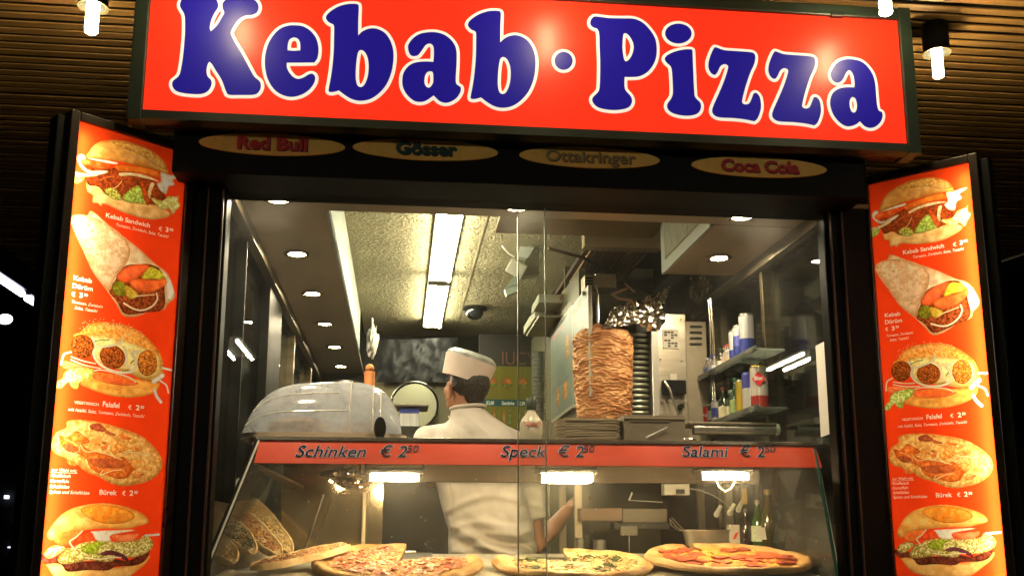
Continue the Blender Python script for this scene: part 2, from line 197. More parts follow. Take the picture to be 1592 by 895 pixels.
def pane_mat(name, tint=(.96,.98,.96), haze=.02, rough=.0, ior=1.5, hc=(.8,.8,.75), scale=6, boost=1.0):
    if name in _mc: return _mc[name]
    m = bpy.data.materials.new(name); m.use_nodes = True; _mc[name] = m
    nt = m.node_tree; nt.nodes.clear(); N = nt.nodes.new; L = nt.links.new
    o = N('ShaderNodeOutputMaterial'); t = N('ShaderNodeBsdfTransparent'); t.inputs[0].default_value = (*tint, 1)
    g = N('ShaderNodeBsdfGlossy'); g.inputs['Roughness'].default_value = rough; f = N('ShaderNodeFresnel'); f.inputs[0].default_value = ior
    fm = N('ShaderNodeMath'); fm.operation = 'MULTIPLY'; fm.inputs[1].default_value = boost; L(f.outputs[0], fm.inputs[0])
    mx = N('ShaderNodeMixShader'); L(fm.outputs[0], mx.inputs[0]); L(t.outputs[0], mx.inputs[1]); L(g.outputs[0], mx.inputs[2])
    d = N('ShaderNodeBsdfTranslucent'); d.inputs[0].default_value = (*hc, 1)
    d2 = N('ShaderNodeBsdfDiffuse'); d2.inputs[0].default_value = (*hc, 1)
    md = N('ShaderNodeMixShader'); L(d.outputs[0], md.inputs[1]); L(d2.outputs[0], md.inputs[2])
    tc = N('ShaderNodeTexCoord'); n = N('ShaderNodeTexNoise'); n.inputs['Scale'].default_value = scale; n.inputs['Detail'].default_value = 8; n.inputs['Roughness'].default_value = .75
    L(tc.outputs['Object'], n.inputs['Vector'])
    mr = N('ShaderNodeMapRange'); mr.inputs['From Min'].default_value = .35; mr.inputs['From Max'].default_value = .8
    mr.inputs['To Min'].default_value = haze*.4; mr.inputs['To Max'].default_value = haze*3
    L(n.outputs[0], mr.inputs[0]); m2 = N('ShaderNodeMixShader'); L(mr.outputs[0], m2.inputs[0]); L(mx.outputs[0], m2.inputs[1]); L(md.outputs[0], m2.inputs[2])
    L(m2.outputs[0], o.inputs[0]); return m

# ------------------------------------------------------------------ mesh helpers
def B(): return bmesh.new()
def box(bm, x0, x1, y0, y1, z0, z1, M=None, bev=0):
    r = bmesh.ops.create_cube(bm, size=1); vs = r['verts']
    for v in vs:
        v.co = Vector(((x0+x1)/2 + v.co.x*(x1-x0), (y0+y1)/2 + v.co.y*(y1-y0), (z0+z1)/2 + v.co.z*(z1-z0)))
    if bev:
        es = list({e for v in vs for e in v.link_edges})
        rr = bmesh.ops.bevel(bm, geom=es, offset=bev, segments=2, affect='EDGES', profile=.6); vs = rr['verts']
    if M is not None:
        for v in vs: v.co = M @ v.co
    return bm
def frame_of(a, b):
    d = (b-a).normalized(); up = Vector((0,0,1)) if abs(d.z) < .95 else Vector((1,0,0))
    x = d.cross(up).normalized(); return x, x.cross(d).normalized(), d
def cyl(bm, a, b, r0, r1=None, n=16, caps=True):
    a = Vector(a); b = Vector(b); r1 = r0 if r1 is None else r1
    x, y, d = frame_of(a, b); A = []; Bv = []
    for i in range(n):
        t = 2*math.pi*i/n; o = x*math.cos(t) + y*math.sin(t)
        A.append(bm.verts.new(a+o*r0)); Bv.append(bm.verts.new(b+o*r1))
    for i in range(n):
        j = (i+1) % n; bm.faces.new((A[i], A[j], Bv[j], Bv[i]))
    if caps: bm.faces.new(A[::-1]); bm.faces.new(Bv)
    return bm
def tube(bm, pts, r, n=8):
    pts = [Vector(p) for p in pts]; rings = []
    for k, p in enumerate(pts):
        a = pts[max(0, k-1)]; b = pts[min(len(pts)-1, k+1)]; x, y, d = frame_of(a, b)
        rr = r[k] if isinstance(r, (list, tuple)) else r
        rings.append([bm.verts.new(p + (x*math.cos(2*math.pi*i/n) + y*math.sin(2*math.pi*i/n))*rr) for i in range(n)])
    for k in range(len(rings)-1):
        for i in range(n):
            j = (i+1) % n; bm.faces.new((rings[k][i], rings[k][j], rings[k+1][j], rings[k+1][i]))
    bm.faces.new(rings[0][::-1]); bm.faces.new(rings[-1]); return bm
def lathe(bm, prof, c=(0,0,0), n=24, M=None, jit=0):
    c = Vector(c); rings = []
    for r, z in prof:
        if r <= 1e-6: rings.append([bm.verts.new(c+Vector((0,0,z)))])
        else: rings.append([bm.verts.new(c+Vector((r*math.cos(2*math.pi*i/n), r*math.sin(2*math.pi*i/n), z))) for i in range(n)])
    for k in range(len(rings)-1):
        a, b = rings[k], rings[k+1]
        for i in range(n):
            j = (i+1) % n
            if len(a) == 1 and len(b) == 1: continue
            if len(a) == 1: bm.faces.new((a[0], b[j], b[i]))
            elif len(b) == 1: bm.faces.new((a[i], a[j], b[0]))
            else: bm.faces.new((a[i], a[j], b[j], b[i]))
    if M is not None:
        for rg in rings:
            for v in rg: v.co = M @ v.co
    return bm
def ball(bm, c, r, u=12, v=8, s=(1,1,1), M=None):
    rr = bmesh.ops.create_uvsphere(bm, u_segments=u, v_segments=v, radius=1)
    for q in rr['verts']:
        q.co = Vector((q.co.x*r*s[0], q.co.y*r*s[1], q.co.z*r*s[2]))
        if M is not None: q.co = M @ q.co
        q.co += Vector(c)
    return bm
def slab(bm, pts, vec):
    pts = [Vector(p) for p in pts]; vec = Vector(vec)
    a = [bm.verts.new(p) for p in pts]; b = [bm.verts.new(p+vec) for p in pts]; n = len(a)
    bm.faces.new(a[::-1]); bm.faces.new(b)
    for i in range(n):
        j = (i+1) % n; bm.faces.new((a[i], a[j], b[j], b[i]))
    return bm
def wloc(o):
    v = Vector((0,0,0))
    while o is not None: v += o.location; o = o.parent
    return v
def obj(name, bm, m, parent=None, smooth=False, local=False, normals=True):
    me = bpy.data.meshes.new(name)
    if normals: bmesh.ops.recalc_face_normals(bm, faces=bm.faces)
    if parent is not None and not local: bmesh.ops.translate(bm, vec=-wloc(parent), verts=bm.verts)
    bm.to_mesh(me); bm.free()
    if m is not None: me.materials.append(m)
    o = bpy.data.objects.new(name, me); COL.objects.link(o)
    if parent is not None: o.parent = parent
    if smooth:
        me.polygons.foreach_set('use_smooth', [True]*len(me.polygons))
        if smooth != 'all': me.set_sharp_from_angle(angle=R(38))
    return o
def thing(name, label, cat, loc=(0,0,0), group=None):
    o = bpy.data.objects.new(name, None); COL.objects.link(o); o.empty_display_size = .05
    o.location = loc; o['label'] = label; o['category'] = cat
    if group: o['group'] = group
    return o
def tag(o, label, cat, group=None):
    o['label'] = label; o['category'] = cat
    if group: o['group'] = group
    return o
def struct(o): o['kind'] = 'structure'; return o
def stuff(o): o['kind'] = 'stuff'; return o
def dup(root, loc, rotz=None, label=None):
    r = root.copy(); COL.objects.link(r); r.location = loc
    if rotz is not None: r.rotation_euler = (0, 0, rotz)
    if label: r['label'] = label
    for ch in list(root.children):
        c = ch.copy(); COL.objects.link(c); c.parent = r
        for g in list(ch.children):
            d = g.copy(); COL.objects.link(d); d.parent = c
    return r
def baked(o):
    """apply the modifiers of o"""
    dg = bpy.context.evaluated_depsgraph_get(); me = bpy.data.meshes.new_from_object(o.evaluated_get(dg))
    o.modifiers.clear(); o.data = me; me.polygons.foreach_set('use_smooth', [True]*len(me.polygons)); return o
def font_mesh(body, size, bold=0, shear=0, align='CENTER', space=1.0, extrude=0, line=1.0):
    cu = bpy.data.curves.new('t', 'FONT'); cu.body = body; cu.size = size; cu.offset = bold*size; cu.shear = shear
    cu.align_x = align; cu.align_y = 'BOTTOM_BASELINE'; cu.space_character = space; cu.extrude = extrude; cu.resolution_u = 4; cu.space_line = line
    o = bpy.data.objects.new('t', cu); COL.objects.link(o)
    bpy.context.view_layer.update()
    me = bpy.data.meshes.new_from_object(o.evaluated_get(bpy.context.evaluated_depsgraph_get()))
    bpy.data.objects.remove(o); bpy.data.curves.remove(cu); return me
def text(name, body, size, m, parent, org, xdir=(1,0,0), zdir=(0,0,1), sx=1, **k):
    """flat lettering whose baseline starts at org and runs along xdir"""
    me = font_mesh(body, size, **k); me.name = name; me.materials.clear(); me.materials.append(m)
    xd = Vector(xdir).normalized(); zd = Vector(zdir).normalized(); nd = xd.cross(zd)
    o = Vector(org) - (wloc(parent) if parent else Vector((0,0,0)))
    me.transform(Matrix(((xd.x*sx, zd.x, nd.x, o.x), (xd.y*sx, zd.y, nd.y, o.y), (xd.z*sx, zd.z, nd.z, o.z), (0,0,0,1))))
    ob = bpy.data.objects.new(name, me); COL.objects.link(ob)
    if parent: ob.parent = parent
    return ob
def smooth_loop(pts, seg=6):
    P = []
    for p in pts:
        P.append((p[0], p[1]))
        if len(p) > 2: P.append((p[0], p[1]))
    n = len(P); out = []
    for i in range(n):
        p0, p1, p2, p3 = P[i-1], P[i], P[(i+1) % n], P[(i+2) % n]
        if p1 == p2: continue
        for k in range(seg):
            t = k/seg; t2 = t*t; t3 = t2*t
            out.append(tuple(.5*((2*p1[d]) + (-p0[d]+p2[d])*t + (2*p0[d]-5*p1[d]+4*p2[d]-p3[d])*t2 + (-p0[d]+3*p1[d]-3*p2[d]+p3[d])*t3) for d in (0,1)))
    return out

# ------------------------------------------------------------------ flat print, painted by code
def vnoise(h, w, cell, octs=3):
    out = np.zeros((h, w)); amp = 1; tot = 0
    for _ in range(octs):
        c = max(1.5, cell); gh, gw = int(h/c)+3, int(w/c)+3; g = RNG.random((gh, gw))
        ys = np.arange(h)/c; xs = np.arange(w)/c; yi = ys.astype(int); xi = xs.astype(int)
        fy = (ys-yi); fx = (xs-xi); fy = (fy*fy*(3-2*fy))[:, None]; fx = (fx*fx*(3-2*fx))[None]
        a = g[yi][:, xi]; b = g[yi][:, xi+1]; c_ = g[yi+1][:, xi]; d = g[yi+1][:, xi+1]
        out += amp*((a*(1-fx)+b*fx)*(1-fy) + (c_*(1-fx)+d*fx)*fy); tot += amp; amp *= .6; cell /= 2
    return out/tot
def fill_mask(poly, x0, y0, h, w):
    tog = np.zeros((h, w+1), dtype=np.int32); P = np.array(poly); Q = np.roll(P, -1, axis=0)
    for yy in range(h):
        y = yy+y0+.5; c = (P[:,1] <= y) != (Q[:,1] <= y)
        if not c.any(): continue
        xs = P[c,0] + (y-P[c,1])/(Q[c,1]-P[c,1])*(Q[c,0]-P[c,0])
        xi = np.clip(np.round(xs-x0).astype(int), 0, w)
        np.add.at(tog[yy], xi, 1)
    return (np.cumsum(tog, axis=1)[:, :w] % 2).astype(bool)
def paint_poly(img, poly, c1, c2, amp, cell, shade=.16):
    H, W, _ = img.shape; P = np.array(poly)
    x0 = max(0, int(P[:,0].min())-1); x1 = min(W, int(P[:,0].max())+2); y0 = max(0, int(P[:,1].min())-1); y1 = min(H, int(P[:,1].max())+2)
    if x1 <= x0 or y1 <= y0: return
    h, w = y1-y0, x1-x0; m = fill_mask(poly, x0, y0, h, w)
    def blur(a, r):
        for ax in (0, 1):
            p_ = np.pad(a, [(r+1, r) if i == ax else (0, 0) for i in (0, 1)], mode='constant'); c_ = np.cumsum(p_, axis=ax)
            a = (c_[2*r+1:]-c_[:-2*r-1])/(2*r+1) if ax == 0 else (c_[:, 2*r+1:]-c_[:, :-2*r-1])/(2*r+1)
        return a
    rb_ = int(min(30, max(3, .09*min(h, w)))); soft = blur(blur(m.astype(float), rb_), max(2, rb_//2)); rim = (.50+.56*np.clip(soft, 0, 1)**1.2)[..., None]
    n = vnoise(h, w, cell*1.6); t = np.clip((n-.5)*(2+amp*4)+.5, 0, 1)[..., None]*min(1, amp*1.5)
    col = np.array(c1)*(1-t) + np.array(c2)*t
    col = col*(1+shade*.6-shade*1.4*(np.arange(h)/h))[:, None, None]*(.9+.2*vnoise(h, w, 3, 1))[..., None]
    hl = vnoise(h, w, max(4, cell*2.5), 2); sh_ = rim*(.92+.2*np.clip((hl-.5)*3+.5, 0, 1))[..., None]; col = col*np.concatenate([sh_**.65, sh_**1.0, sh_**1.5], axis=2)
    img[y0:y1, x0:x1][m] = np.clip(col, 0, 255)[m]
def paint_stroke(img, pts, c, wd):
    H, W, _ = img.shape
    for (ax, ay), (bx, by) in zip(pts[:-1], pts[1:]):
        x0 = max(0, int(min(ax, bx)-wd-1)); x1 = min(W, int(max(ax, bx)+wd+2)); y0 = max(0, int(min(ay, by)-wd-1)); y1 = min(H, int(max(ay, by)+wd+2))
        if x1 <= x0 or y1 <= y0: continue
        X, Y = np.meshgrid(np.arange(x0, x1), np.arange(y0, y1)); dx, dy = bx-ax, by-ay
        t = np.clip(((X-ax)*dx+(Y-ay)*dy)/(dx*dx+dy*dy+1e-9), 0, 1); d = np.hypot(X-ax-t*dx, Y-ay-t*dy)
        m = d < wd; sh = (1.0-.25*(d/wd)**2)[..., None]*np.array(c)
        img[y0:y1, x0:x1][m] = sh[m]
def open_smooth(pts, seg=5):
    P = [pts[0]]+list(pts)+[pts[-1]]; out = []
    for i in range(1, len(P)-2):
        for k in range(seg):
            t = k/seg; p0, p1, p2, p3 = P[i-1:i+3]
            out.append(tuple(.5*((2*p1[d])+(-p0[d]+p2[d])*t+(2*p0[d]-5*p1[d]+4*p2[d]-p3[d])*t*t+(-p0[d]+3*p1[d]-3*p2[d]+p3[d])*t**3) for d in (0,1)))
    out.append(tuple(pts[-1])); return out
def paint_text(img, body, x, y, size, c, **k):
    """x, y baseline in pixels; size in pixels"""
    sx = k.pop('sx', 1); me = font_mesh(body, size, **k); me.calc_loop_triangles(); H, W, _ = img.shape
    co = np.array([(v.co.x*sx, v.co.y) for v in me.vertices])
    if len(co) == 0: return
    for t in me.loop_triangles:
        a, b, d = co[list(t.vertices)]; xs = np.array([a[0], b[0], d[0]])+x; ys = y-np.array([a[1], b[1], d[1]])
        x0 = max(0, int(xs.min())); x1 = min(W, int(xs.max())+2); y0 = max(0, int(ys.min())); y1 = min(H, int(ys.max())+2)
        if x1 <= x0 or y1 <= y0: continue
        X, Y = np.meshgrid(np.arange(x0, x1)+.5, np.arange(y0, y1)+.5)
        e = [(xs[j]-xs[i])*(Y-ys[i])-(ys[j]-ys[i])*(X-xs[i]) for i, j in ((0,1),(1,2),(2,0))]
        m = ((e[0] >= -.3) & (e[1] >= -.3) & (e[2] >= -.3)) | ((e[0] <= .3) & (e[1] <= .3) & (e[2] <= .3))
        img[y0:y1, x0:x1][m] = c
    bpy.data.meshes.remove(me)
def to_image(name, img):
    h, w, _ = img.shape; im = bpy.data.images.new(name, w, h); a = np.ones((h, w, 4), dtype=np.float32)
    a[..., :3] = np.clip(img[::-1], 0, 255)/255; im.pixels.foreach_set(a.ravel()); im.pack(); return im
def image_mat(name, im, kind='backlit', rough=.35, boost=1.0):
    m = bpy.data.materials.new(name); m.use_nodes = True; nt = m.node_tree; N = nt.nodes.new; L = nt.links.new
    t = N('ShaderNodeTexImage'); t.image = im; uv = N('ShaderNodeUVMap'); L(uv.outputs[0], t.inputs[0])
    if kind == 'backlit':
        nt.nodes.clear(); t = N('ShaderNodeTexImage'); t.image = im; uv = N('ShaderNodeUVMap'); L(uv.outputs[0], t.inputs[0])
        o = N('ShaderNodeOutputMaterial'); tr = N('ShaderNodeBsdfTranslucent'); g = N('ShaderNodeBsdfGlossy'); g.inputs['Roughness'].default_value = .12
        L(t.outputs[0], tr.inputs[0]); mx = N('ShaderNodeMixShader'); mx.inputs[0].default_value = .03
        L(tr.outputs[0], mx.inputs[1]); L(g.outputs[0], mx.inputs[2]); L(mx.outputs[0], o.inputs[0])
    else:
        p = nt.nodes['Principled BSDF']; L(t.outputs[0], p.inputs['Base Color']); p.inputs['Roughness'].default_value = rough
    return m
def quad_uv(name, pts, m, parent):
    """pts: bottom-left, bottom-right, top-right, top-left"""
    me = bpy.data.meshes.new(name); off = wloc(parent) if parent else Vector((0,0,0))
    me.from_pydata([tuple(Vector(p)-off) for p in pts], [], [(0,1,2,3)])
    u = me.uv_layers.new(name='UVMap')
    for i, c in enumerate(((0,0),(1,0),(1,1),(0,1))): u.data[i].uv = c
    me.materials.append(m); o = bpy.data.objects.new(name, me); COL.objects.link(o)
    if parent: o.parent = parent
    return o

# ------------------------------------------------------------------ palette
BLACK = mat('black_lacquer', (.004,.0045,.0035), .5, 0, var=.4, vs=4, spec=.1)
DARK = mat('dark_steel', (.018,.019,.016), .35, .4, var=.3, vs=6)
BRONZE = mat('bronze_trim', (.12,.10,.06), .32, .8, var=.25, vs=5, stretch=(.3,1,8))
STEEL = mat('brushed_steel', (.42,.40,.36), .3, .9, var=.16, vs=5, stretch=(1,1,14), bump=.08, bs=120)
STEELD = mat('dull_steel_sheet', (.34,.29,.21), .42, .6, var=.22, vs=3, bump=.05, bs=40)
CREAM = mat('cream_plastic', (.62,.60,.50), .45, var=.1, vs=10)
WHITEM = mat('white_enamel', (.7,.72,.68), .35, var=.08, vs=6)
PANE = pane_mat('window_glass', haze=.012, scale=3)
CASEPANE = pane_mat('case_glass', haze=.030, scale=5)
SIDEPANE = pane_mat('dark_side_glass', tint=(.55,.62,.6), haze=.003, boost=.8)
GEDGE = mat('glass_edge', (.45,.62,.5), .2, emit=None, trans=0, var=.2, vs=20)
# =================================================================== GROUND, CANOPY
ASPH = mat('night_paving', (.06,.058,.055), .7, var=.35, vs=3, bump=.3, bs=50)
bm = B(); box(bm, -60, 60, -40, 90, -.3, 0); struct(obj('ground', bm, ASPH))
GX0, GX1, GY, ZC = -.58, 1.45, 3.125, 3.2          # kiosk side walls, glass plane, canopy height
WOOD = mat('canopy_wood', (.36,.20,.065), .42, var=.35, vs=3, stretch=(.25,3,3), bump=.15, bs=30, coat=.1)
xl, xr = atz(0, 382, ZC).x, atz(1592, 393, ZC).x
bm = B(); box(bm, xl-.2, xr+.2, -1.0, 11, ZC+.06, ZC+.12)
canopy = struct(obj('canopy_ceiling', bm, mat('canopy_void', (.006,.005,.004), .8)))
rb = None; y = 0.2; k = 0
while y < 10.9:
    if rb is None:
        bm = B(); box(bm, xl, xr, -.0175, .0175, 0, .006, bev=.0015); rb = obj('ceiling_slat', bm, WOOD, canopy, local=True); s = rb
    else: s = rb.copy(); COL.objects.link(s)
    s.location = (0, y + random.uniform(-.002, .002), ZC + random.uniform(-.002, .002)); y += .0575; k += 1
for nm, x in (('canopy_edge_beam', xl-.09), ('canopy_edge_beam', xr+.09)):
    bm = B(); box(bm, x-.08, x+.08, -1, 11, ZC-.05, ZC+.3, bev=.01); obj(nm, bm, DARK, canopy)

# =================================================================== KIOSK SHELL
kiosk = thing('snack_kiosk', 'black steel snack kiosk with a lit serving window under a slatted wooden canopy', 'kiosk', (.43, 3.1, 0))
FL = .25; ZS = 2.52; ZI = 2.80; YB = 6.95
SOFF = mat('soffit_laminate', (.60,.49,.32), .33, .05, var=.12, vs=2.5, stretch=(1,.35,1), bump=.03, bs=60)
CEIL = mat('textured_plaster', (.50,.44,.27), .62, var=.10, vs=3)
nt = CEIL.node_tree; tc = nt.nodes.new('ShaderNodeTexCoord'); nz = nt.nodes.new('ShaderNodeTexNoise'); nz.inputs['Scale'].default_value = 26; nz.inputs['Detail'].default_value = 4; nz.inputs['Distortion'].default_value = 1.6
nt.links.new(tc.outputs['Object'], nz.inputs['Vector']); bp = nt.nodes.new('ShaderNodeBump'); bp.inputs['Strength'].default_value = 1.0; bp.inputs['Distance'].default_value = .022
nt.links.new(nz.outputs[0], bp.inputs['Height']); nt.links.new(bp.outputs[0], nt.nodes['Principled BSDF'].inputs['Normal'])
bm = B(); box(bm, GX0-.08, GX1+.08, 3.1, YB+.1, .02, FL); obj('floor', bm, mat('red_floor_tile', (.12,.06,.04), .5, var=.2, vs=6), kiosk)
bm = B(); box(bm, GX0-.1, GX1+.14, 3.08, YB+.15, ZI+.02, ZI+.1); obj('roof', bm, BLACK, kiosk)
bm = B(); box(bm, -.262, 1.0, 3.4, YB, ZI, ZI+.018); obj('ceiling', bm, CEIL, kiosk)
# ceiling seams
bm = B()
box(bm, .36, .366, 3.45, YB, ZI-.003, ZI+.001); obj('ceiling_seam', bm, mat('seam', (.36,.31,.19), .6), kiosk)
# soffit: left strip, front beam, right strip
bm = B(); box(bm, GX0, -.262, 3.16, YB, ZS, ZS+.02); box(bm, -.262, 1.005, 3.16, 3.40, ZS, ZS+.02)
yrs = atz(1150, 428, ZS).y; xrs = atz(1033, 426, ZS).x
box(bm, 1.005, GX1, 3.16, 3.40, ZS, ZS+.02); obj('soffit', bm, SOFF, kiosk)
bm = B(); box(bm, xrs, GX1-.003, 3.406, yrs, ZS-.004, ZS+.018, bev=.004); box(bm, xrs, GX1, yrs-.02, yrs, ZS+.018, ZI); obj('soffit_panel', bm, SOFF, kiosk)
SFACE = mat('white_soffit_face', (.62,.66,.58), .4, .1, var=.08, vs=3, stretch=(1,1,5))
bm = B(); box(bm, -.275, -.262, 3.40, 6.2, ZS-.002, ZI-.002, bev=.002); obj('soffit_face', bm, SFACE, kiosk)
bm = B(); box(bm, -.262, xrs, 3.39, 3.40, ZS+.021, ZI); obj('beam_face', bm, SOFF, kiosk)
bm = B(); box(bm, GX0+.0, GX0+.035, 3.17, YB, ZS-.05, ZS-.001, bev=.004); obj('wall_rail', bm, BRONZE, kiosk)
bm = B(); box(bm, GX1-.035, GX1, 3.17, 5.6, ZS-.055, ZS-.005, bev=.004); obj('wall_rail', bm, BRONZE, kiosk)
# back wall
bm = B(); box(bm, GX0, GX1, YB, YB+.08, FL, ZI+.02); obj('back_wall', bm, mat('dark_back_wall', (.035,.035,.03), .18, .2, var=.4, vs=2, bump=.12, bs=5), kiosk)
OLIVE = mat('olive_steel_wall', (.13,.115,.065), .4, .3, var=.2, vs=2.2)
p = at(612, 690, 6.3); q = at(812, 572, 6.3)
bm = B(); box(bm, -.2, .80, 6.3, 6.34, FL, at(700, 590, 6.3).z); obj('rear_panel', bm, OLIVE, kiosk)
# left wall: sill, posts, dark glazing
bm = B(); box(bm, GX0-.07, GX0, 3.14, YB, FL, 1.52); obj('side_wall', bm, DARK, kiosk)
bm = B(); box(bm, GX1, GX1+.07, 3.14, YB, FL, 1.45); obj('side_wall', bm, DARK, kiosk)
bm = B(); box(bm, GX0-.07, GX0, 3.14, YB, ZS-.0, ZI+.02); obj('side_wall', bm, BLACK, kiosk)
bm = B(); box(bm, GX1, GX1+.07, 3.14, YB, ZS, ZI+.02); obj('side_wall', bm, BLACK, kiosk)
for yy, ww in ((3.62,.02),(4.30,.45),(5.35,.04),(6.4,.06)):
    bm = B(); box(bm, GX0-.05, GX0+.012, yy, yy+ww, 1.52, ZS-.0, bev=.004); obj('window_post', bm, BLACK if yy < 5 else BRONZE, kiosk)
bm = B(); box(bm, GX0-.05, GX0-.0005, 3.161, 3.29, 1.26, ZS-.05); obj('window_post', bm, BLACK, kiosk)  # dark panel added over the glass to hide a bright grazing reflection
bm = B(); box(bm, GX0-.03, GX0-.024, 3.29, 3.62, 1.52, ZS-.05); obj('side_window', bm, SIDEPANE, kiosk)
bm = B(); box(bm, GX0-.03, GX0-.024, 3.64, 4.30, 1.52, ZS-.05); obj('side_window', bm, SIDEPANE, kiosk)
bm = B(); box(bm, GX0-.03, GX0-.024, 4.75, 5.35, 1.52, ZS-.05); obj('side_window', bm, SIDEPANE, kiosk)
bm = B(); box(bm, GX0-.03, GX0-.024, 5.39, 6.4, 1.52, ZS-.05); obj('side_window', bm, SIDEPANE, kiosk)
for yy, ww in ((atx(1192, 500, GX1).y, .03), (atx(1112, 500, GX1).y, .03), (5.6,.05), (6.5,.05)):
    bm = B(); box(bm, GX1-.012, GX1+.05, yy, yy+ww, 1.45, ZS-.055, bev=.004); obj('window_post', bm, BRONZE, kiosk)
yp = [3.16, atx(1192, 500, GX1).y, atx(1112, 500, GX1).y, 5.6, 6.5]
for a, b in zip(yp[:-1], yp[1:]):
    bm = B(); box(bm, GX1+.024, GX1+.03, a+.03, b, 1.45, ZS-.055); obj('side_window', bm, SIDEPANE, kiosk)
# front frame: posts, head bar, counter panel
bm = B(); box(bm, -.70, -.543, 3.03, 3.108, .02, 2.66, bev=.006); obj('front_post', bm, BLACK, kiosk)
bm = B(); box(bm, 1.372, 1.535, 3.05, 3.108, .02, 2.66, bev=.006); obj('front_post', bm, BLACK, kiosk)
for xx in (-.556, -.60, 1.385, 1.425): bm = B(); box(bm, xx, xx+.006, 3.012 if xx < 0 else 3.032, 3.0295 if xx < 0 else 3.0495, .9, 2.52, bev=.002); obj('post_trim', bm, mat('post_trim', (.05,.028,.016), .45, 0), kiosk)
zh0 = at(350, 300, 3.08).z; zh1 = at(350, 283, 3.06).z
bm = B(); box(bm, -.66, 1.53, 3.04, 3.13, zh0+.012, zh1, bev=.004); obj('window_head_bar', bm, mat('bronze_dark', (.16,.13,.06), .4, .5, var=.25, vs=5, stretch=(.3,1,8)), kiosk)
bm = B(); box(bm, -.66, 1.53, 3.06, 3.14, zh0-.002, zh0+.012, bev=.003); obj('window_head_lip', bm, BLACK, kiosk)
bm = B(); box(bm, -.70, 1.53, 3.09, 3.16, zh1, 2.82); box(bm, at(268,240,2.9).x, at(1344,260,2.9).x, 2.90, 3.088, at(800,287,2.9).z, 2.80, bev=.004); obj('fascia_board', bm, mat('fascia_black', (.003,.0045,.003), .5, 0, spec=.15, var=.3, vs=4), kiosk)
bm = B(); box(bm, -.66, 1.6, 3.03, 3.12, .02, 1.255, bev=.006); obj('counter_front', bm, BLACK, kiosk)
bm = B(); box(bm, -.70, 1.64, 2.86, 3.17, 1.225, 1.262, bev=.008); obj('serving_ledge', bm, STEEL, kiosk)
# sliding window panes
xa = at(847, 500, 3.115).x; xb = at(806, 500, 3.14).x
bm = B(); box(bm, GX0+.004, xa, 3.112, 3.118, 1.262, zh0); pl = obj('sliding_pane', bm, PANE, kiosk)
bm = B(); box(bm, xa, xa+.003, 3.111, 3.119, 1.262, zh0); obj('pane_edge', bm, mat('pane_edge_painted_glow', (.8,.86,.74), .15), pl)  # pale colour stands in for the glow along the glass edge
bm = B(); box(bm, xb, GX1+.016, 3.137, 3.143, 1.262, zh0); pr = obj('sliding_pane', bm, PANE, kiosk)
bm = B(); box(bm, xb-.003, xb, 3.136, 3.144, 1.262, zh0); obj('pane_edge', bm, mat('pane_edge_painted_amber', (.62,.42,.28), .2), pr)  # amber strip, edge glow of the glass put into the colour

# =================================================================== DOWNLIGHTS (lamps of the kiosk)
LAMP = glow('halogen_glow', (1, .79, .53), 1000)
first = None
for px, py in ((432,308),(462,393),(486,455),(505,502),(520,538),(530,568),(803,320),(1153,335),(1118,398)):
    c = atz(px, py, ZS); c.z = ZS - (.004 if (px, py) == (1118,398) else 0)
    if first is None:
        bm = B(); lathe(bm, [(.045,0),(.052,-.003),(.052,-.007),(.044,-.010),(.036,-.008),(.034,.0)], n=28)
        first = obj('downlight', bm, mat('chrome_ring', (.45,.36,.26), .2, .9), kiosk, True, local=True)
        bm = B(); lathe(bm, [(0,-.0035),(.030,-.0035)], n=20)
        fb = obj('bulb', bm, LAMP, first, local=True); d = first
    else:
        d = first.copy(); COL.objects.link(d); g = fb.copy(); COL.objects.link(g); g.parent = d
    d.location = c - wloc(kiosk)
# ceiling fluorescent fittings
TUBE = glow('fluorescent_tube', (1.0, .90, .62), 64)
def tube_fitting(y0, y1, lab):
    t = thing('ceiling_tube_light', lab, 'ceiling light', (.19, (y0+y1)/2, ZI), 'twin tube lights on the kiosk ceiling')
    bm = B(); box(bm, .13, .255, y0, y1, ZI-.03, ZI-.006, bev=.006); obj('housing', bm, mat('fitting_grey', (.13,.13,.11), .5), t)
    bm = B(); box(bm, .132, .253, y0-.005, y0+.012, ZI-.06, ZI-.03, bev=.004); obj('end_cap', bm, CREAM, t); bm = B(); box(bm, .132, .253, y1-.012, y1+.005, ZI-.06, ZI-.03, bev=.004); obj('end_cap', bm, CREAM, t)
    bm = B(); box(bm, .135, .180, y0+.014, y1-.014, ZI-.056, ZI-.031, bev=.01); obj('diffuser', bm, TUBE, t)
    bm = B(); cyl(bm, (.235, y0+.012, ZI-.055), (.235, y1-.012, ZI-.055), .0085, n=12); obj('tube', bm, TUBE, t)
tube_fitting(4.02, 5.20, 'nearer white twin tube light glowing on the textured ceiling')
tube_fitting(5.28, 6.40, 'farther white twin tube light glowing on the ceiling above the cook')
# dome camera
c = atz(738, 478, ZI)
cm = thing('ceiling_camera', 'small dark dome security camera on the textured ceiling', 'camera', (c.x, c.y, ZI))
bm = B(); lathe(bm, [(0,0),(.075,0),(.078,-.012),(.06,-.022),(0,-.022)], n=28); obj('mounting_ring', bm, DARK, cm, True, local=True)
bm = B(); lathe(bm, [(.055,-.022),(.052,-.045),(.038,-.065),(.018,-.075),(0,-.078)], n=28); obj('dome', bm, mat('smoked_dome', (.02,.025,.03), .06, 0, coat=.5), cm, True, local=True)

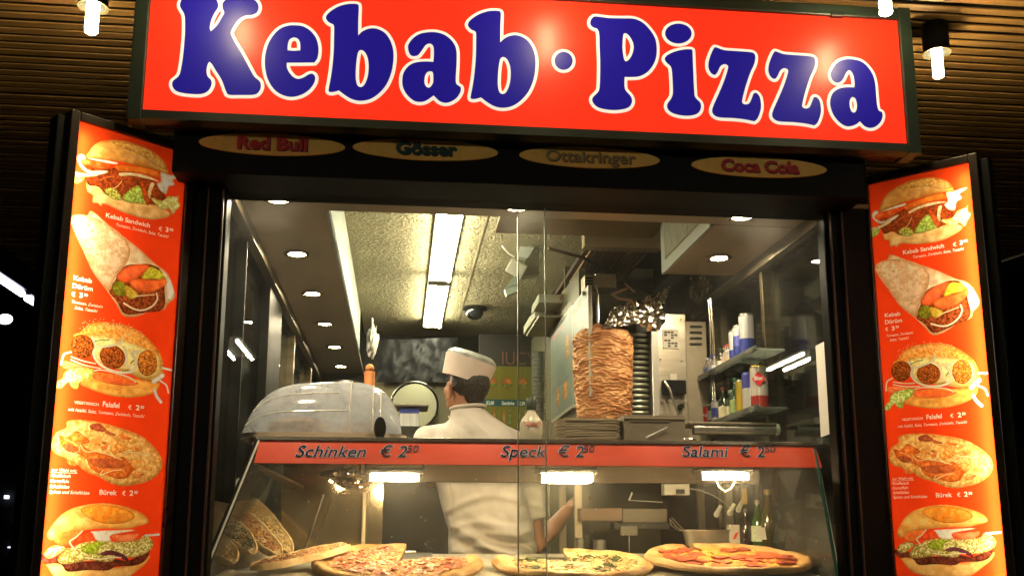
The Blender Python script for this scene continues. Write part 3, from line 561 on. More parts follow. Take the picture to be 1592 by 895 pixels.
# =================================================================== MAIN SIGN
YS = 2.8125
bl = at(222, 173, YS); br = at(1410, 229, YS); tr = at(1392, 38, YS)
sx0, sx1, sz0, sz1 = bl.x, br.x, (bl.z+br.z)/2+.004, tr.z+.012
sign = thing('shop_sign', 'long red illuminated sign reading Kebab Pizza in fat blue letters above the window', 'shop sign', ((sx0+sx1)/2, YS, sz0))
RED = (.95, .030, .009)
def lit(name, c, s, rough=.3, spec=.12):
    m = mat(name, c, rough, 0, spec=spec, coat=.15); p = m.node_tree.nodes['Principled BSDF']
    p.inputs['Emission Color'].default_value = (*c, 1); p.inputs['Emission Strength'].default_value = s
    p.inputs['Base Color'].default_value = (*[v*.35 for v in c], 1); p.inputs['Coat Roughness'].default_value = .22; p.inputs['Coat Weight'].default_value = .035; return m
bm = B(); box(bm, sx0, sx1, YS, YS+.01, sz0, sz1); obj('sign_face', bm, lit('sign_red_film', RED, 1.0, .36), sign)
f = .042; FR = mat('sign_frame_green_black', (.007,.014,.009), .4, 0, coat=.05, var=.3, vs=5)
bm = B(); box(bm, sx0-f, sx0, YS-.012, YS+.085, sz0-.030, sz1+f, bev=.004); obj('frame_side', bm, FR, sign)
bm = B(); box(bm, sx1, sx1+f, YS-.012, YS+.085, sz0-.030, sz1+f, bev=.004); obj('frame_side', bm, FR, sign)
bm = B(); box(bm, sx0+.001, sx1-.001, YS-.0115, YS+.085, sz1, sz1+f*.9, bev=.004); obj('frame_top', bm, FR, sign)
bm = B(); slab(bm, [(sx0+.001, YS-.0115, sz0), (sx0+.001, YS-.0115, sz0-.026), (sx0+.001, YS+.03, sz0-.028), (sx0+.001, YS+.085, sz0-.016), (sx0+.001, YS+.085, sz0)], (sx1-sx0-.002, 0, 0)); obj('frame_bottom', bm, FR, sign)
bm = B(); box(bm, sx0-.01, sx1+.01, YS+.07, YS+.084, sz0-.02, sz1+.02); obj('sign_back', bm, DARK, sign)
bm = B(); box(bm, at(1290,30,YS).x, at(1310,30,YS).x, YS-.017, YS+.05, sz1-.004, sz1+.012, bev=.002); obj('clip', bm, DARK, sign)
BLUE = lit('sign_blue_film', (.013,.008,.235), .78, .36); SWHITE = lit('sign_white_film', (.86,.78,.62), .92, .36)
def loop_spline(cu, pts):
    s = cu.splines.new('POLY'); s.points.add(len(pts)-1)
    for i, p in enumerate(pts): s.points[i].co = (p[0], p[1], 0, 1)
    s.use_cyclic_u = True
for gl in GLYPHS:
    loops = [[at(x, y, YS) for x, y in smooth_loop(l, 5)] for l in gl]
    loops = [[(p.x-sign.location.x, p.z-sign.location.z) for p in l] for l in loops]
    ob = []
    for kind in (0, 1):
        cu = bpy.data.curves.new('c', 'CURVE'); cu.dimensions = '2D' if kind == 0 else '3D'
        for l in loops: loop_spline(cu, l)
        if kind == 0: cu.fill_mode = 'BOTH'
        else: cu.bevel_depth = .0098; cu.bevel_resolution = 2
        t = bpy.data.objects.new('t', cu); COL.objects.link(t); bpy.context.view_layer.update()
        me = bpy.data.meshes.new_from_object(t.evaluated_get(bpy.context.evaluated_depsgraph_get())); bpy.data.objects.remove(t)
        me.transform(Matrix(((1,0,0,0),(0,0,.12 if kind else 1,-.0028 if kind == 0 else -.0005),(0,1,0,0),(0,0,0,1))))
        me.materials.clear(); me.materials.append(BLUE if kind == 0 else SWHITE); ob.append(me)
    L_ = bpy.data.objects.new('letter', ob[0]); COL.objects.link(L_); L_.parent = sign
    O_ = bpy.data.objects.new('letter_outline', ob[1]); COL.objects.link(O_); O_.parent = L_
# drink plaques on the fascia
OV = mat('plaque_beige', (.95,.60,.13), .5, var=.06, vs=12)
def plaque(px, py, rx, word, col, sh, size, lab, spx=1.0, bold=.035, ang=0):
    c = at(px, py, 2.897); hw = (at(px+rx, py, 2.897).x - at(px-rx, py, 2.897).x)/2; hz = .0335
    t = thing('drink_plaque', lab, 'plaque', c, 'oval drink plaques above the window')
    bm = B(); n = 40; slab(bm, [(hw*math.cos(2*math.pi*i/n), 0, hz*math.sin(2*math.pi*i/n)) for i in range(n)], (0,-.006,0)); obj('oval_board', bm, OV, t, local=True)
    me_w = size
    a = text('lettering_shadow', word, me_w, sh, t, c+Vector((.003,-.0075,-.0185)), bold=bold, space=spx, sx=1.12, extrude=.001)
    b = text('lettering', word, me_w, col, t, c+Vector((0,-.0105,-.016)), bold=bold, space=spx, sx=1.12, extrude=.001)
PR = mat('plaque_red', (.60,.02,.02), .4); PN = mat('plaque_dark_red', (.12,.008,.02), .5); PG = mat('plaque_green', (.01,.06,.05), .4); PBK = mat('plaque_black', (.008,.012,.012), .5)
PB = mat('plaque_tan', (.40,.28,.12), .4); PBD = mat('plaque_brown', (.13,.08,.03), .5)
plaque(424, 226, 114, 'Red Bull', PR, PN, .055, 'oval beige plaque lettered Red Bull, leftmost of the four under the sign')
plaque(662, 234, 113, 'Gösser', PG, PBK, .055, 'oval beige plaque lettered Gösser in dark green')
plaque(917, 246, 109, 'Ottakringer', PB, PBD, .052, 'oval beige plaque lettered Ottakringer in tan letters', bold=.01)
plaque(1180, 261, 105, 'Coca Cola', PR, PN, .052, 'oval beige plaque lettered Coca Cola in red, rightmost of the four')
# hanging bulbs in the canopy
CFL = glow('bulb_glow', (1, .80, .42), 230)
def hanging(loc, lab):
    t = thing('canopy_lamp', lab, 'lamp', loc, 'bare bulb lamps under the canopy')
    bm = B(); lathe(bm, [(0,ZC-loc[2]),(.042,ZC-loc[2]),(.045,ZC-loc[2]-.006),(.045,.052),(.042,.048),(.038,.052),(.036,.09),(0,.09)], n=28); obj('lamp_holder', bm, BLACK, t, True, local=True)
    bm = B(); lathe(bm, [(.038,.05),(.048,.047),(.048,.051),(.038,.056)], n=28); obj('rim', bm, BRONZE, t, True, local=True)
    bm = B()
    for a in range(4):
        o = Vector((.011*math.cos(a*math.pi/2+.4), .011*math.sin(a*math.pi/2+.4), 0)); cyl(bm, o+Vector((0,0,-.036)), o+Vector((0,0,.08)), .0085, n=10)
    ball(bm, (0,0,-.036), .019, s=(1,1,.5)); obj('bulb', bm, CFL, t, True, local=True)
def bulb_spot(px, py, Y): p = at(px, py, Y); return Vector((p.x, Y, ZC-.165))
hanging(Vector((at(375,60,3.045).x, 2.58, at(375,60,3.045).z)), 'bare bulb lamp just above the fat K, hanging above the top edge of the sign')
hanging(Vector((at(850,72,3.045).x, 2.58, at(850,72,3.045).z)), 'bare bulb lamp above the dot in the middle of the sign')
hanging(Vector((at(1376,2,2.6).x, 2.6, at(1376,2,2.6).z)), 'bare bulb lamp hanging in front of the top right corner of the sign')
hanging(atz(143,33,ZC-.16), 'bare bulb lamp under the slats, left of the red sign')
hanging(atz(1458,103,ZC-.16), 'bare bulb lamp under the slats, right of the red sign')
# =================================================================== MENU LIGHTBOXES
def print_poster():
    k = 2; img = np.zeros((1680*k, 396*k, 3)); img[:] = (230, 62, 20)
    img *= (1+.05*(vnoise(1680*k, 396*k, 90, 2)-.5))[..., None]
    for L_ in PRINT:
        if L_[0] == 'p' and L_[1][0] > 233 and L_[1][1] > 194 and L_[1][2] > 140 and L_[3] < .5: L_[3] *= .35
        pts = [(L_[5][i]*k, L_[5][i+1]*k) for i in range(0, len(L_[5]), 2)]
        if L_[0] == 'p': paint_poly(img, smooth_loop(pts, 4), L_[1], L_[2], L_[3], max(2, L_[4]*.55*k))
        else: paint_stroke(img, open_smooth(pts), L_[1], max(2.2, L_[6]*k*.9))
    # sesame seeds on the two seeded buns
    for (cx, cy, rx, ry, n) in ((225, 70, 95, 42, 90), (170, 690, 120, 50, 110)):
        for _ in range(n):
            a = random.uniform(math.pi, 2*math.pi); r = random.uniform(.35, .95)
            x = (cx+rx*r*math.cos(a))*k; y = (cy+ry*r*math.sin(a)+14)*k
            paint_stroke(img, [(x, y), (x+random.uniform(-3,3), y+random.uniform(-3,3))], (252, 232, 180), 1.9)
    for _ in range(130):   # brown freckles on the wrap
        x = random.uniform(40, 205)*k; y = random.uniform(345, 520)*k
        if img[int(y), int(x), 1] > 140: paint_stroke(img, [(x, y), (x+random.uniform(-4,4), y+random.uniform(-3,3))], (178, 120, 66), random.uniform(1, 2.3))
    W_ = (255, 246, 226)
    T = lambda s, x, y, z, **a: paint_text(img, s, x*k, y*k, z*k, W_, align='LEFT', **a)
    T('Kebab Sandwich', 117, 309, 22.5, bold=.022, sx=1.08); T('€', 309, 311, 20, sx=1.1); T('3', 334, 309, 23, bold=.03, sx=1.2); T('00', 350, 302, 13, bold=.03, sx=1.1)
    T('Tomaten, Zwiebeln, Salat, Tsatsiki', 154, 331, 15, shear=.25, sx=.93, bold=.004)
    T('Kebab', 27, 546, 22, bold=.022, sx=1.12); T('Dürüm', 26, 573, 22, bold=.022, sx=1.08); T('€', 26, 601, 20); T('3', 51, 601, 23, bold=.03, sx=1.2); T('50', 67, 594, 13, bold=.03)
    T('Tomaten, Zwiebeln', 27, 624, 14, shear=.25, sx=.95); T('Salat, Tsatsiki', 40, 642, 14, shear=.25, sx=.98)
    T('VEGETARISCH', 65, 952, 13, bold=.01, sx=.98); T('Falafel', 157, 952, 24, bold=.022, sx=1.0); T('€', 246, 953, 20); T('2', 273, 953, 24, bold=.03, sx=1.15); T('50', 289, 946, 13, bold=.03)
    T('mit Falafel, Salat, Tomaten, Zwiebeln, Tsatsiki', 47, 977, 15, shear=.25, sx=.93)
    T('zur Wahl mit:', 10, 1172, 14.5, shear=.25, sx=1.0); paint_stroke(img, [(10*k,1175*k),(93*k,1175*k)], W_, 1.2)
    for i, s in enumerate(('Rindfleisch', 'Kartoffeln', 'Schafskäse', 'Spinat und Schafskäse')): T(s, 9, 1190+i*17, 15, shear=.25, sx=.98)
    T('Bürek', 169, 1240, 23, bold=.022, sx=1.05); T('€', 247, 1240, 20); T('2', 272, 1240, 24, bold=.03, sx=1.15); T('50', 288, 1233, 13, bold=.03)
    img[1500*k:] = np.where(np.ones_like(img[1500*k:], bool), img[1500*k:], 0)
    return to_image('menu_print', img)
PRM = image_mat('backlit_menu_print', print_poster(), 'backlit')
BOXWHITE = mat('lightbox_inside', (.93,.92,.9), .6)
TUBE2 = glow('poster_tube', (1.0, .86, .60), 34)
FRB = mat('poster_frame', (.018,.011,.006), .28, .3, coat=.2, var=.3, vs=5)
def lightbox(inner, outer, side, lab):
    """inner, outer: top front corners; side = -1 when the tube sits at the left end"""
    t = thing('menu_lightbox', lab, 'light box', (inner.x, inner.y, 1.16), 'tall red menu light boxes beside the window')
    a, b = (outer, inner) if side < 0 else (inner, outer)        # left to right
    e = Vector((b.x-a.x, b.y-a.y, 0)); wd = e.length; e.normalize(); nb = Vector((-e.y, e.x, 0))   # into the box
    if nb.y < 0: nb = -nb
    top = inner.z+.003; bot = top-1.4; D = .10
    P = lambda u, d, z: Vector((a.x, a.y, 0)) + e*u + nb*d + Vector((0,0,z))
    def bx(u0, u1, d0, d1, z0, z1, bev=0):
        m = Matrix(((e.x, nb.x, 0, a.x), (e.y, nb.y, 0, a.y), (0,0,1,0), (0,0,0,1)))
        return box(B(), u0, u1, d0, d1, z0, z1, M=m, bev=bev)
    quad_uv('poster_print', [P(0,0,bot), P(wd,0,bot), P(wd,0,top), P(0,0,top)], PRM, t)
    fw = .026
    obj('frame_side', bx(-fw, 0, -.012, D+.01, bot-fw, top+fw, .003), FRB, t); obj('frame_side', bx(wd, wd+fw, -.012, D+.01, bot-fw, top+fw, .003), FRB, t)
    obj('frame_top', bx(.0005, wd-.0005, -.011, D+.01, top, top+fw, .003), FRB, t); obj('frame_bottom', bx(.0005, wd-.0005, -.011, D+.01, bot-fw, bot, .003), FRB, t)
    bm = bx(.001, wd-.001, D-.006, D, bot, top); obj('back_panel', bm, BOXWHITE, t)
    obj('bounce_liner', bx(.0005, .002, .002, D-.007, bot+.001, top-.001), BOXWHITE, t); obj('bounce_liner', bx(wd-.002, wd-.0005, .002, D-.007, bot+.001, top-.001), BOXWHITE, t)  # white strips added inside to bounce tube light across the print
    bm = B(); u = .016 if side < 0 else wd-.016
    cyl(bm, P(u, .026, bot+.03), P(u, .026, top-.03), .008, n=12); obj('tube', bm, TUBE2, t)
    # rails beside the box
    obj('outer_rail', bx(-fw-.028 if side < 0 else wd+fw, -fw if side < 0 else wd+fw+.028, .01, .06, .3, top+.01, .004), BLACK, t)
    obj('hinge_plate', bx(wd-.12 if side < 0 else 0, wd if side < 0 else .12, -.002, .05, top+fw, top+fw+.008, .001), BRONZE, t)
iL = at(290, 241, 3.0); oL = atz(122, 190, iL.z); iR = at(1350, 289, 3.05); oR = atz(1507, 255, iR.z)
lightbox(iL, oL, -1, 'tall red backlit menu board left of the window, glowing yellow along its left edge')
lightbox(iR, oR, 1, 'tall red backlit menu board right of the window, glowing yellow along its right edge')
# =================================================================== DISPLAY CASE
def hit(x, y, P0, N):
    d = sight(x, y); return CAM + d*((Vector(P0)-CAM).dot(N)/d.dot(N))
YT, YBm, ZB = 3.42, 3.20, 1.27
zt = at(835, 688, YT).z; cx0, cx1 = at(404, 690, YT).x, at(1266, 692, YT).x; dx0, dx1 = at(314, 891, YBm).x, at(1303, 893, YBm).x
case = thing('display_case', 'slanted glass food display case with a red price band, full of pizza under heat lamps', 'display case', (.43, 3.6, 1.24))
FN = Vector((0, -(zt-ZB), (YT-YBm))).normalized()
TL, TR, BL, BR = Vector((cx0,YT,zt)), Vector((cx1,YT,zt)), Vector((dx0,YBm,ZB)), Vector((dx1,YBm,ZB))
YK = 3.98
bm = B(); slab(bm, [BL, BR, TR, TL], -FN*.006); obj('front_glass', bm, CASEPANE, case)
bm = B(); slab(bm, [TL, BL, (dx0,YK,ZB), (cx0,YK,zt)], (.006,0,0)); obj('side_glass', bm, CASEPANE, case)
bm = B(); slab(bm, [TR, BR, (dx1,YK,ZB), (cx1,YK,zt)], (-.006,0,0)); obj('side_glass', bm, CASEPANE, case)
GE = mat('case_edge_light', (.75,.72,.6), .25); GB = mat('case_edge_green', (.02,.07,.05), .15)
bm = B(); cyl(bm, TL+Vector((-.002,-.008,0)), BL+Vector((-.002,-.008,0)), .0035, n=6); obj('glass_edge', bm, GE, case)
bm = B(); cyl(bm, TL+Vector((-.010,-.006,0)), BL+Vector((-.010,-.006,0)), .0055, n=6); obj('edge_seal', bm, BLACK, case)
bm = B(); cyl(bm, TR+Vector((.004,-.008,-.03)), BR+Vector((.004,-.008,0)), .003, n=6); obj('glass_edge', bm, GE, case)
bm = B(); cyl(bm, TR+Vector((-.004,-.010,-.01)), BR+Vector((-.004,-.010,0)), .0055, n=6); obj('edge_seal', bm, GB, case)
bm = B(); box(bm, cx0-.01, cx1+.01, YT-.004, YK, zt+.002, zt+.010, bev=.002); obj('top_shelf', bm, pane_mat('shelf_glass', tint=(.75,.8,.75), haze=.05), case)
bm = B(); box(bm, cx0-.012, cx1+.012, YT-.012, YT-.004, zt-.001, zt+.012, bev=.002); obj('shelf_trim', bm, mat('trim_grey', (.35,.30,.24), .25, .8), case)
# price band
q = hit(835, 724, TL, FN); tb = (q-Vector((q.x,YT,zt))).length
dn = (BL-TL); dn = Vector((0, dn.y, dn.z)).normalized()
BAND = mat('price_band_red', (.66,.055,.016), .35, 0, var=.12, vs=4, coat=.2)
bm = B(); o = FN*.003; slab(bm, [TL+o, TR+o, TR+dn*tb+o+Vector((.005,0,0)), TL+dn*tb+o+Vector((-.010,0,0))], FN*.003); band = obj('price_band', bm, BAND, case)
INK = mat('band_ink', (.008,.010,.035), .8, spec=.1); INKL = mat('band_ink_outline', (.50,.50,.62), .8, spec=.1)
up = -dn
def price(word, px0, pxe, pxn):
    base = hit(px0, 711, TL, FN) + FN*.0075
    for mt, dz, bo, nm in ((INKL, 0, .034, 'lettering_outline'), (INK, .0008, .006, 'lettering')):
        text(nm, word, .0615, mt, band, base+FN*dz, (1,0,0), up, sx=1.03, shear=.28, bold=bo, align='LEFT', space=1.02)
        text(nm, '€ 2', .0615, mt, band, hit(pxe, 711, TL, FN)+FN*(.0075+dz), (1,0,0), up, sx=1.0, shear=.22, bold=bo, align='LEFT', space=1.05)
        text(nm, '50', .039, mt, band, hit(pxn, 704, TL, FN)+FN*(.0075+dz), (1,0,0), up, sx=1.05, shear=.22, bold=bo*.35, align='LEFT')
price('Schinken', 458, 589, 631); price('Speck', 777, 866, 905); price('Salami', 1059, 1149, 1187)
# tray and inner walls
TRAY = mat('tray_steel', (.62,.56,.46), .42, .25, var=.15, vs=6, stretch=(1,6,1), bump=.05, bs=70)
ZK = 1.345
bm = B(); slab(bm, [(dx0+.01,YBm+.01,ZB-.008), (dx1-.01,YBm+.01,ZB-.008), (dx1-.01,YK,ZK-.008), (dx0+.01,YK,ZK-.008)], (0,0,.008)); obj('tray', bm, TRAY, case)
bm = B(); box(bm, dx0-.03, dx1+.03, YBm-.02, YK+.02, 1.02, 1.262); obj('case_base', bm, DARK, case)
bm = B(); box(bm, dx0, dx1, YBm-.018, YBm+.006, ZB-.012, ZB+.006, bev=.002); obj('front_sill', bm, BRONZE, case)
BRS = mat('warm_brushed_steel', (.07,.045,.02), .5, .1, var=.15, vs=4, stretch=(1,1,10))
zb0 = at(900, 750, 3.93).z
bm = B(); box(bm, at(560,740,3.93).x, cx1-.02, 3.93, 3.955, zb0, zt-.012, bev=.003); obj('rear_beam', bm, BRS, case)
MIRR = mat('polished_steel', (.60,.50,.34), .13, .85, var=.12, vs=4, bump=.06, bs=5)
xm = at(595, 800, YK).x
bm = B(); box(bm, cx0+.02, xm, YK-.02, YK-.012, ZK, zt-.03); obj('inner_panel', bm, MIRR, case)
PST = mat('cream_post', (.72,.60,.42), .35)
bm = B(); cyl(bm, at(567,765,3.9), at(564,853,3.9), .0075, n=10); obj('post', bm, PST, case)
bm = B(); cyl(bm, at(503,768,3.75), at(471,862,3.75), .0035, n=8); obj('divider_rod', bm, STEEL, case)
bm = B(); box(bm, at(1208,760,3.9).x-.004, at(1208,760,3.9).x+.004, 3.88, 3.9, ZK-.01, zt-.02); obj('post', bm, BRONZE, case)
bm = B(); box(bm, cx0+.015, cx0+.09, 3.44, 3.93, zt-.045, zt-.012, bev=.006); obj('roof_channel', bm, BRS, case)
bm = B(); slab(bm, [at(392,724,3.5), at(402,724,3.5), at(472,758,3.93), at(450,758,3.93)], (0,0,.008)); obj('roof_strip', bm, BRS, case)
# heat lamps
HEAT = glow('heat_lamp_glow', (1, .69, .37), 260)
def heat_lamp(x0, x1, y, Y, h=.022):
    a = at(x0, y, Y); b = at(x1, y, Y)
    bm = B(); box(bm, a.x-.018, b.x+.018, Y-.05, Y+.06, a.z+.012, a.z+.030, bev=.006); l = obj('heat_lamp', bm, STEEL, case)
    bm = B(); box(bm, a.x, b.x, Y-.022, Y+.022, a.z-h*.5, a.z+.0115, bev=.0105); obj('lamp_tube', bm, HEAT, l)
    bm = B(); box(bm, a.x-.010, a.x-.002, Y-.03, Y+.03, a.z-.014, a.z+.014, bev=.002); box(bm, b.x+.002, b.x+.010, Y-.03, Y+.03, a.z-.014, a.z+.014, bev=.002); obj('lamp_bracket', bm, STEEL, l)
    bm = B(); tube(bm, [(a.x-.018,Y,a.z+.03),(a.x-.018,Y,zt)], .004); tube(bm, [(b.x+.018,Y,a.z+.03),(b.x+.018,Y,zt)], .004); obj('hanger', bm, STEEL, l)
    return l
heat_lamp(577, 650, 742, 3.44); heat_lamp(842, 918, 742, 3.44, .036); hl = heat_lamp(1090, 1158, 740, 3.44, .02)
a_ = at(514, 745, 3.74); b_ = at(545, 737, 3.70); bm = B(); cyl(bm, a_, b_, .010, n=10); l2 = obj('heat_lamp', bm, HEAT, case)  # small lamp added behind the foil to brighten the flatbreads
bm = B(); cyl(bm, a_+Vector((-.01,.002,.018)), b_+Vector((.01,.002,.018)), .012, n=12); obj('reflector', bm, STEEL, l2, True)
cw = [at(1114,746,3.44), at(1118,757,3.44), at(1127,764,3.44), at(1136,760,3.44), at(1143,748,3.44)]
bm = B(); tube(bm, [Vector((a,b,0)) if 0 else Vector(p) for p in cw], .0028); obj('cable', bm, PST, hl)
DUST = mat('dust_speck', (.8,.76,.66), .8); rd_ = random.Random(5); bm = B()
for _ in range(90):
    u_, v_ = rd_.random(), rd_.uniform(.2, 1); p_ = TL.lerp(TR, u_).lerp(BL.lerp(BR, u_), v_) + FN*.002; r_ = rd_.uniform(.0005, .0013)
    slab(bm, [p_+Vector((r_*math.cos(a), 0, r_*rd_.uniform(.8,1.9)*math.sin(a))) for a in (0, 1.05, 2.1, 3.14, 4.2, 5.2)], (0,-.0006,0))
stuff(obj('dust_specks', bm, DUST, case))
# foil scraps and clutter by the left lamp
FOIL = mat('crumpled_foil', (.75,.68,.58), .16, 1.0, bump=.9, bs=26)
def crumple(bm, c, sx, sy, sz, n=3, seed=1):
    rr = bmesh.ops.create_icosphere(bm, subdivisions=n, radius=1); rd = random.Random(seed)
    ph = [Vector((rd.uniform(-1,1), rd.uniform(-1,1), rd.uniform(-1,1))).normalized()*rd.uniform(4,11) for _ in range(9)]
    for v in rr['verts']:
        s = 1 + sum(abs(math.sin(p.dot(v.co)+i))*.16-.1 for i, p in enumerate(ph)) + rd.uniform(-.06,.06)
        v.co = Vector((v.co.x*sx*s, v.co.y*sy*s, v.co.z*sz*s)) + Vector(c)
    return bm
c = at(530, 738, 3.72); bm = B(); crumple(bm, c, .075, .06, .022, 3, 5); crumple(bm, at(548,752,3.70), .05, .03, .016, 3, 8); tag(obj('foil_scrap', bm, FOIL), 'crumpled shiny foil tucked under the shelf at the left heat lamp', 'foil')

# =================================================================== PIZZAS
CRUST = mat('pizza_crust', (.52,.25,.075), .6, var=.0, vs=11, col2=(.78,.52,.25), bump=.35, bs=60)
CHEESE = mat('melted_cheese', (.80,.50,.18), .42, vs=30, col2=(.66,.24,.06), bump=.6, bs=70, detail=6)
CHEESEW = mat('pale_cheese', (.80,.68,.42), .45, vs=26, col2=(.60,.38,.12), bump=.6, bs=70, detail=6)
CHEESEY = mat('yellow_cheese', (.82,.42,.07), .4, vs=22, col2=(.72,.24,.05), bump=.6, bs=70, detail=6)
HAM = mat('ham', (.66,.14,.07), .4, vs=40, col2=(.76,.34,.22), bump=.3)
SALAMI = mat('salami', (.42,.055,.025), .35, vs=90, col2=(.55,.14,.07), bump=.25, bs=90)
SPIN = mat('spinach', (.035,.06,.015), .45, vs=60, col2=(.07,.10,.02), bump=.5)
SHRED = mat('cheese_shreds', (.84,.66,.34), .5, vs=30, col2=(.78,.46,.16))
def pizza_height(r, a, seed):
    return .012 + .003*math.sin(a*7+seed)*math.cos(r*30+seed*2) + .0025*math.sin(a*17+r*41+seed)
def make_pizza(label, cat_group, c, rad, tilt, notch, cheese, kind, seed, rot=0):
    t = thing('pizza', label, 'pizza', c, cat_group); rd = random.Random(seed)
    a0, a1 = notch; span = 2*math.pi - (a1-a0); NA = 110
    ang = [a1 + span*i/NA for i in range(NA+1)]
    lump = lambda a: 1 + .008*math.sin(a*3+seed) + .005*math.sin(a*8+seed*3) + .003*math.sin(a*19)
    prof = [(.82,.012),(.86,.016),(.90,.022),(.94,.024),(.975,.020),(1.0,.010),(.99,.001),(.80,0)]
    bm = B(); cols = []
    for a in ang:
        hh = 1+.10*math.sin(a*5+seed)+.06*math.sin(a*13+seed*2)+.03*rd.uniform(-1,1)
        end = 1.0
        cols.append([bm.verts.new((math.cos(a)*rad*r*lump(a), math.sin(a)*rad*r*lump(a), z*hh*end if z > .002 else z)) for r, z in prof])
    for i in range(NA):
        for k in range(len(prof)-1): bm.faces.new((cols[i][k], cols[i+1][k], cols[i+1][k+1], cols[i][k+1]))
    bm.faces.new(cols[0]); bm.faces.new(cols[-1][::-1]); cr = obj('crust', bm, CRUST, t, True, local=True)
    bm = B(); NR = 22; cols = []
    for a in ang: cols.append([bm.verts.new((math.cos(a)*rad*.85*k/NR*lump(a), math.sin(a)*rad*.85*k/NR*lump(a), pizza_height(k/NR, a, seed) + rd.uniform(-.001,.001))) for k in range(1, NR+1)])
    cen = bm.verts.new((0,0,.012)); bot = bm.verts.new((0,0,0))
    for i in range(NA):
        bm.faces.new((cen, cols[i][0], cols[i+1][0]))
        for k in range(NR-1): bm.faces.new((cols[i][k], cols[i][k+1], cols[i+1][k+1], cols[i+1][k]))
    for cc in (cols[0], cols[-1]):
        e = bm.verts.new((cc[-1].co.x, cc[-1].co.y, 0)); bm.faces.new([bot, cen]+cc+[e])
    obj('cheese_topping', bm, cheese, t, True, local=True)
    def spot(rmax=.80, rmin=.05):
        a = rd.uniform(a1+.08, a0+2*math.pi-.08); r = math.sqrt(rd.uniform(rmin**2, rmax**2)); return a, r
    if kind == 'salami':
        pts = []; first = None; tries = 0
        while len(pts) < 27 and tries < 3000:
            tries += 1; a, r = spot(.76); p = Vector((math.cos(a)*r*rad, math.sin(a)*r*rad, 0))
            if any((p-q_).length < .047 for q_ in pts): continue
            pts.append(p)
            if first is None:
                bm = B(); n = 20; ring = [bm.verts.new((.034*math.cos(2*math.pi*i/n)*(1+.04*math.sin(i*3)), .034*math.sin(2*math.pi*i/n), .002+.0018*math.sin(i*2*math.pi*3/n))) for i in range(n)]
                r2 = [bm.verts.new((.024*math.cos(2*math.pi*i/n), .024*math.sin(2*math.pi*i/n), .0025)) for i in range(n)]; ce = bm.verts.new((0,0,.0022)); rb_ = [bm.verts.new((v.co.x, v.co.y, v.co.z-.003)) for v in ring]
                for i in range(n):
                    j = (i+1) % n; bm.faces.new((ring[i], ring[j], r2[j], r2[i])); bm.faces.new((r2[i], r2[j], ce)); bm.faces.new((rb_[i], rb_[j], ring[j], ring[i]))
                first = obj('salami_slice', bm, SALAMI, t, True, local=True); s = first
            else: s = first.copy(); COL.objects.link(s)
            s.location = (p.x, p.y, pizza_height(r, a, seed)+.0026); sc = rd.uniform(.9, 1.12); s.scale = (sc, sc, 1.4); s.rotation_euler = (rd.uniform(-.08,.08), rd.uniform(-.08,.08), rd.uniform(0,6))
    def scatter(name, m, n, size, flat, lift, rmax=.8, clusters=None):
        bm = B()
        cl = [spot(rmax*.92) for _ in range(clusters)] if clusters else None
        for _ in range(n):
            if cl:
                a, r = rd.choice(cl); p = Vector((math.cos(a)*r*rad + rd.gauss(0,.011), math.sin(a)*r*rad + rd.gauss(0,.011), 0)); r = p.length/rad
            else:
                a, r = spot(rmax); p = Vector((math.cos(a)*r*rad, math.sin(a)*r*rad, 0))
            p.z = pizza_height(r, math.atan2(p.y, p.x), seed) + rd.uniform(0, lift)
            th = rd.uniform(0, math.pi); l = size*rd.uniform(.5, 1.4); wv = l*flat*rd.uniform(.5,1.5)
            ux = Vector((math.cos(th), math.sin(th), rd.uniform(-.35,.35)))*l; uy = Vector((-math.sin(th), math.cos(th), rd.uniform(-.3,.3)))*wv; uz = Vector((0,0,min(l,wv)*.45+.0006))
            v = [bm.verts.new(p+q_) for q_ in (-ux, -uy*.9+ux*.1, ux, uy, uz*1.0, -uz)]
            for f_ in ((0,1,4),(1,2,4),(2,3,4),(3,0,4),(1,0,5),(2,1,5),(3,2,5),(0,3,5)): bm.faces.new([v[q_] for q_ in f_])
        stuff(obj(name, bm, m, t, local=True))
    if kind == 'ham':
        scatter('ham_strips', HAM, 520, .019, .42, .009); scatter('grated_cheese', SHRED, 900, .009, .25, .009)
    if kind == 'spinach':
        scatter('spinach_leaves', SPIN, 420, .010, .5, .008, .8, 24); scatter('grated_cheese', SHRED, 800, .010, .28, .007); scatter('bacon_bits', HAM, 80, .012, .5, .008)
    if kind == 'salami':
        scatter('grated_cheese', SHRED, 260, .008, .25, .004)
    t.rotation_euler = (R(tilt), 0, 0) if not rot else (R(tilt), 0, 0)
    return t
def setp(px0, px1, yb, yf, Y0):
    """front and back height read off, giving the centre and the tilt"""
    rad = (at(px1, 870, Y0).x - at(px0, 870, Y0).x)/2; x = (at(px1, 870, Y0).x + at(px0, 870, Y0).x)/2
    mid = (px0+px1)/2; zb_ = at(mid, yb, Y0+rad*.97).z-.018; zf_ = at(mid, yf+3, Y0-rad*.97).z
    return Vector((x, Y0, (zb_+zf_)/2)), rad, math.degrees(math.atan2(zb_-zf_, 1.94*rad))
grp = 'round party pizzas on the display tray'
c1, r1, t1 = setp(484, 751, 845, 906, 3.50); c2, r2, t2 = setp(766, 1012, 853, 899, 3.49); c3, r3, t3 = setp(1004, 1254, 845, 891, 3.51)
make_pizza('ham pizza with its rear right quarter missing, leftmost of the three round pizzas', grp, c1, r1, t1, (R(18), R(84)), CHEESE, 'ham', 3)
make_pizza('spinach and cheese pizza with a missing rear quarter, between the ham and the salami pizza', grp, c2, r2, t2, (R(88), R(152)), CHEESEW, 'spinach', 5)
make_pizza('whole looking salami pizza in front of the oil bottles, rightmost of the three', grp, c3, r3, t3, (R(100), R(108)), CHEESEY, 'salami', 9)
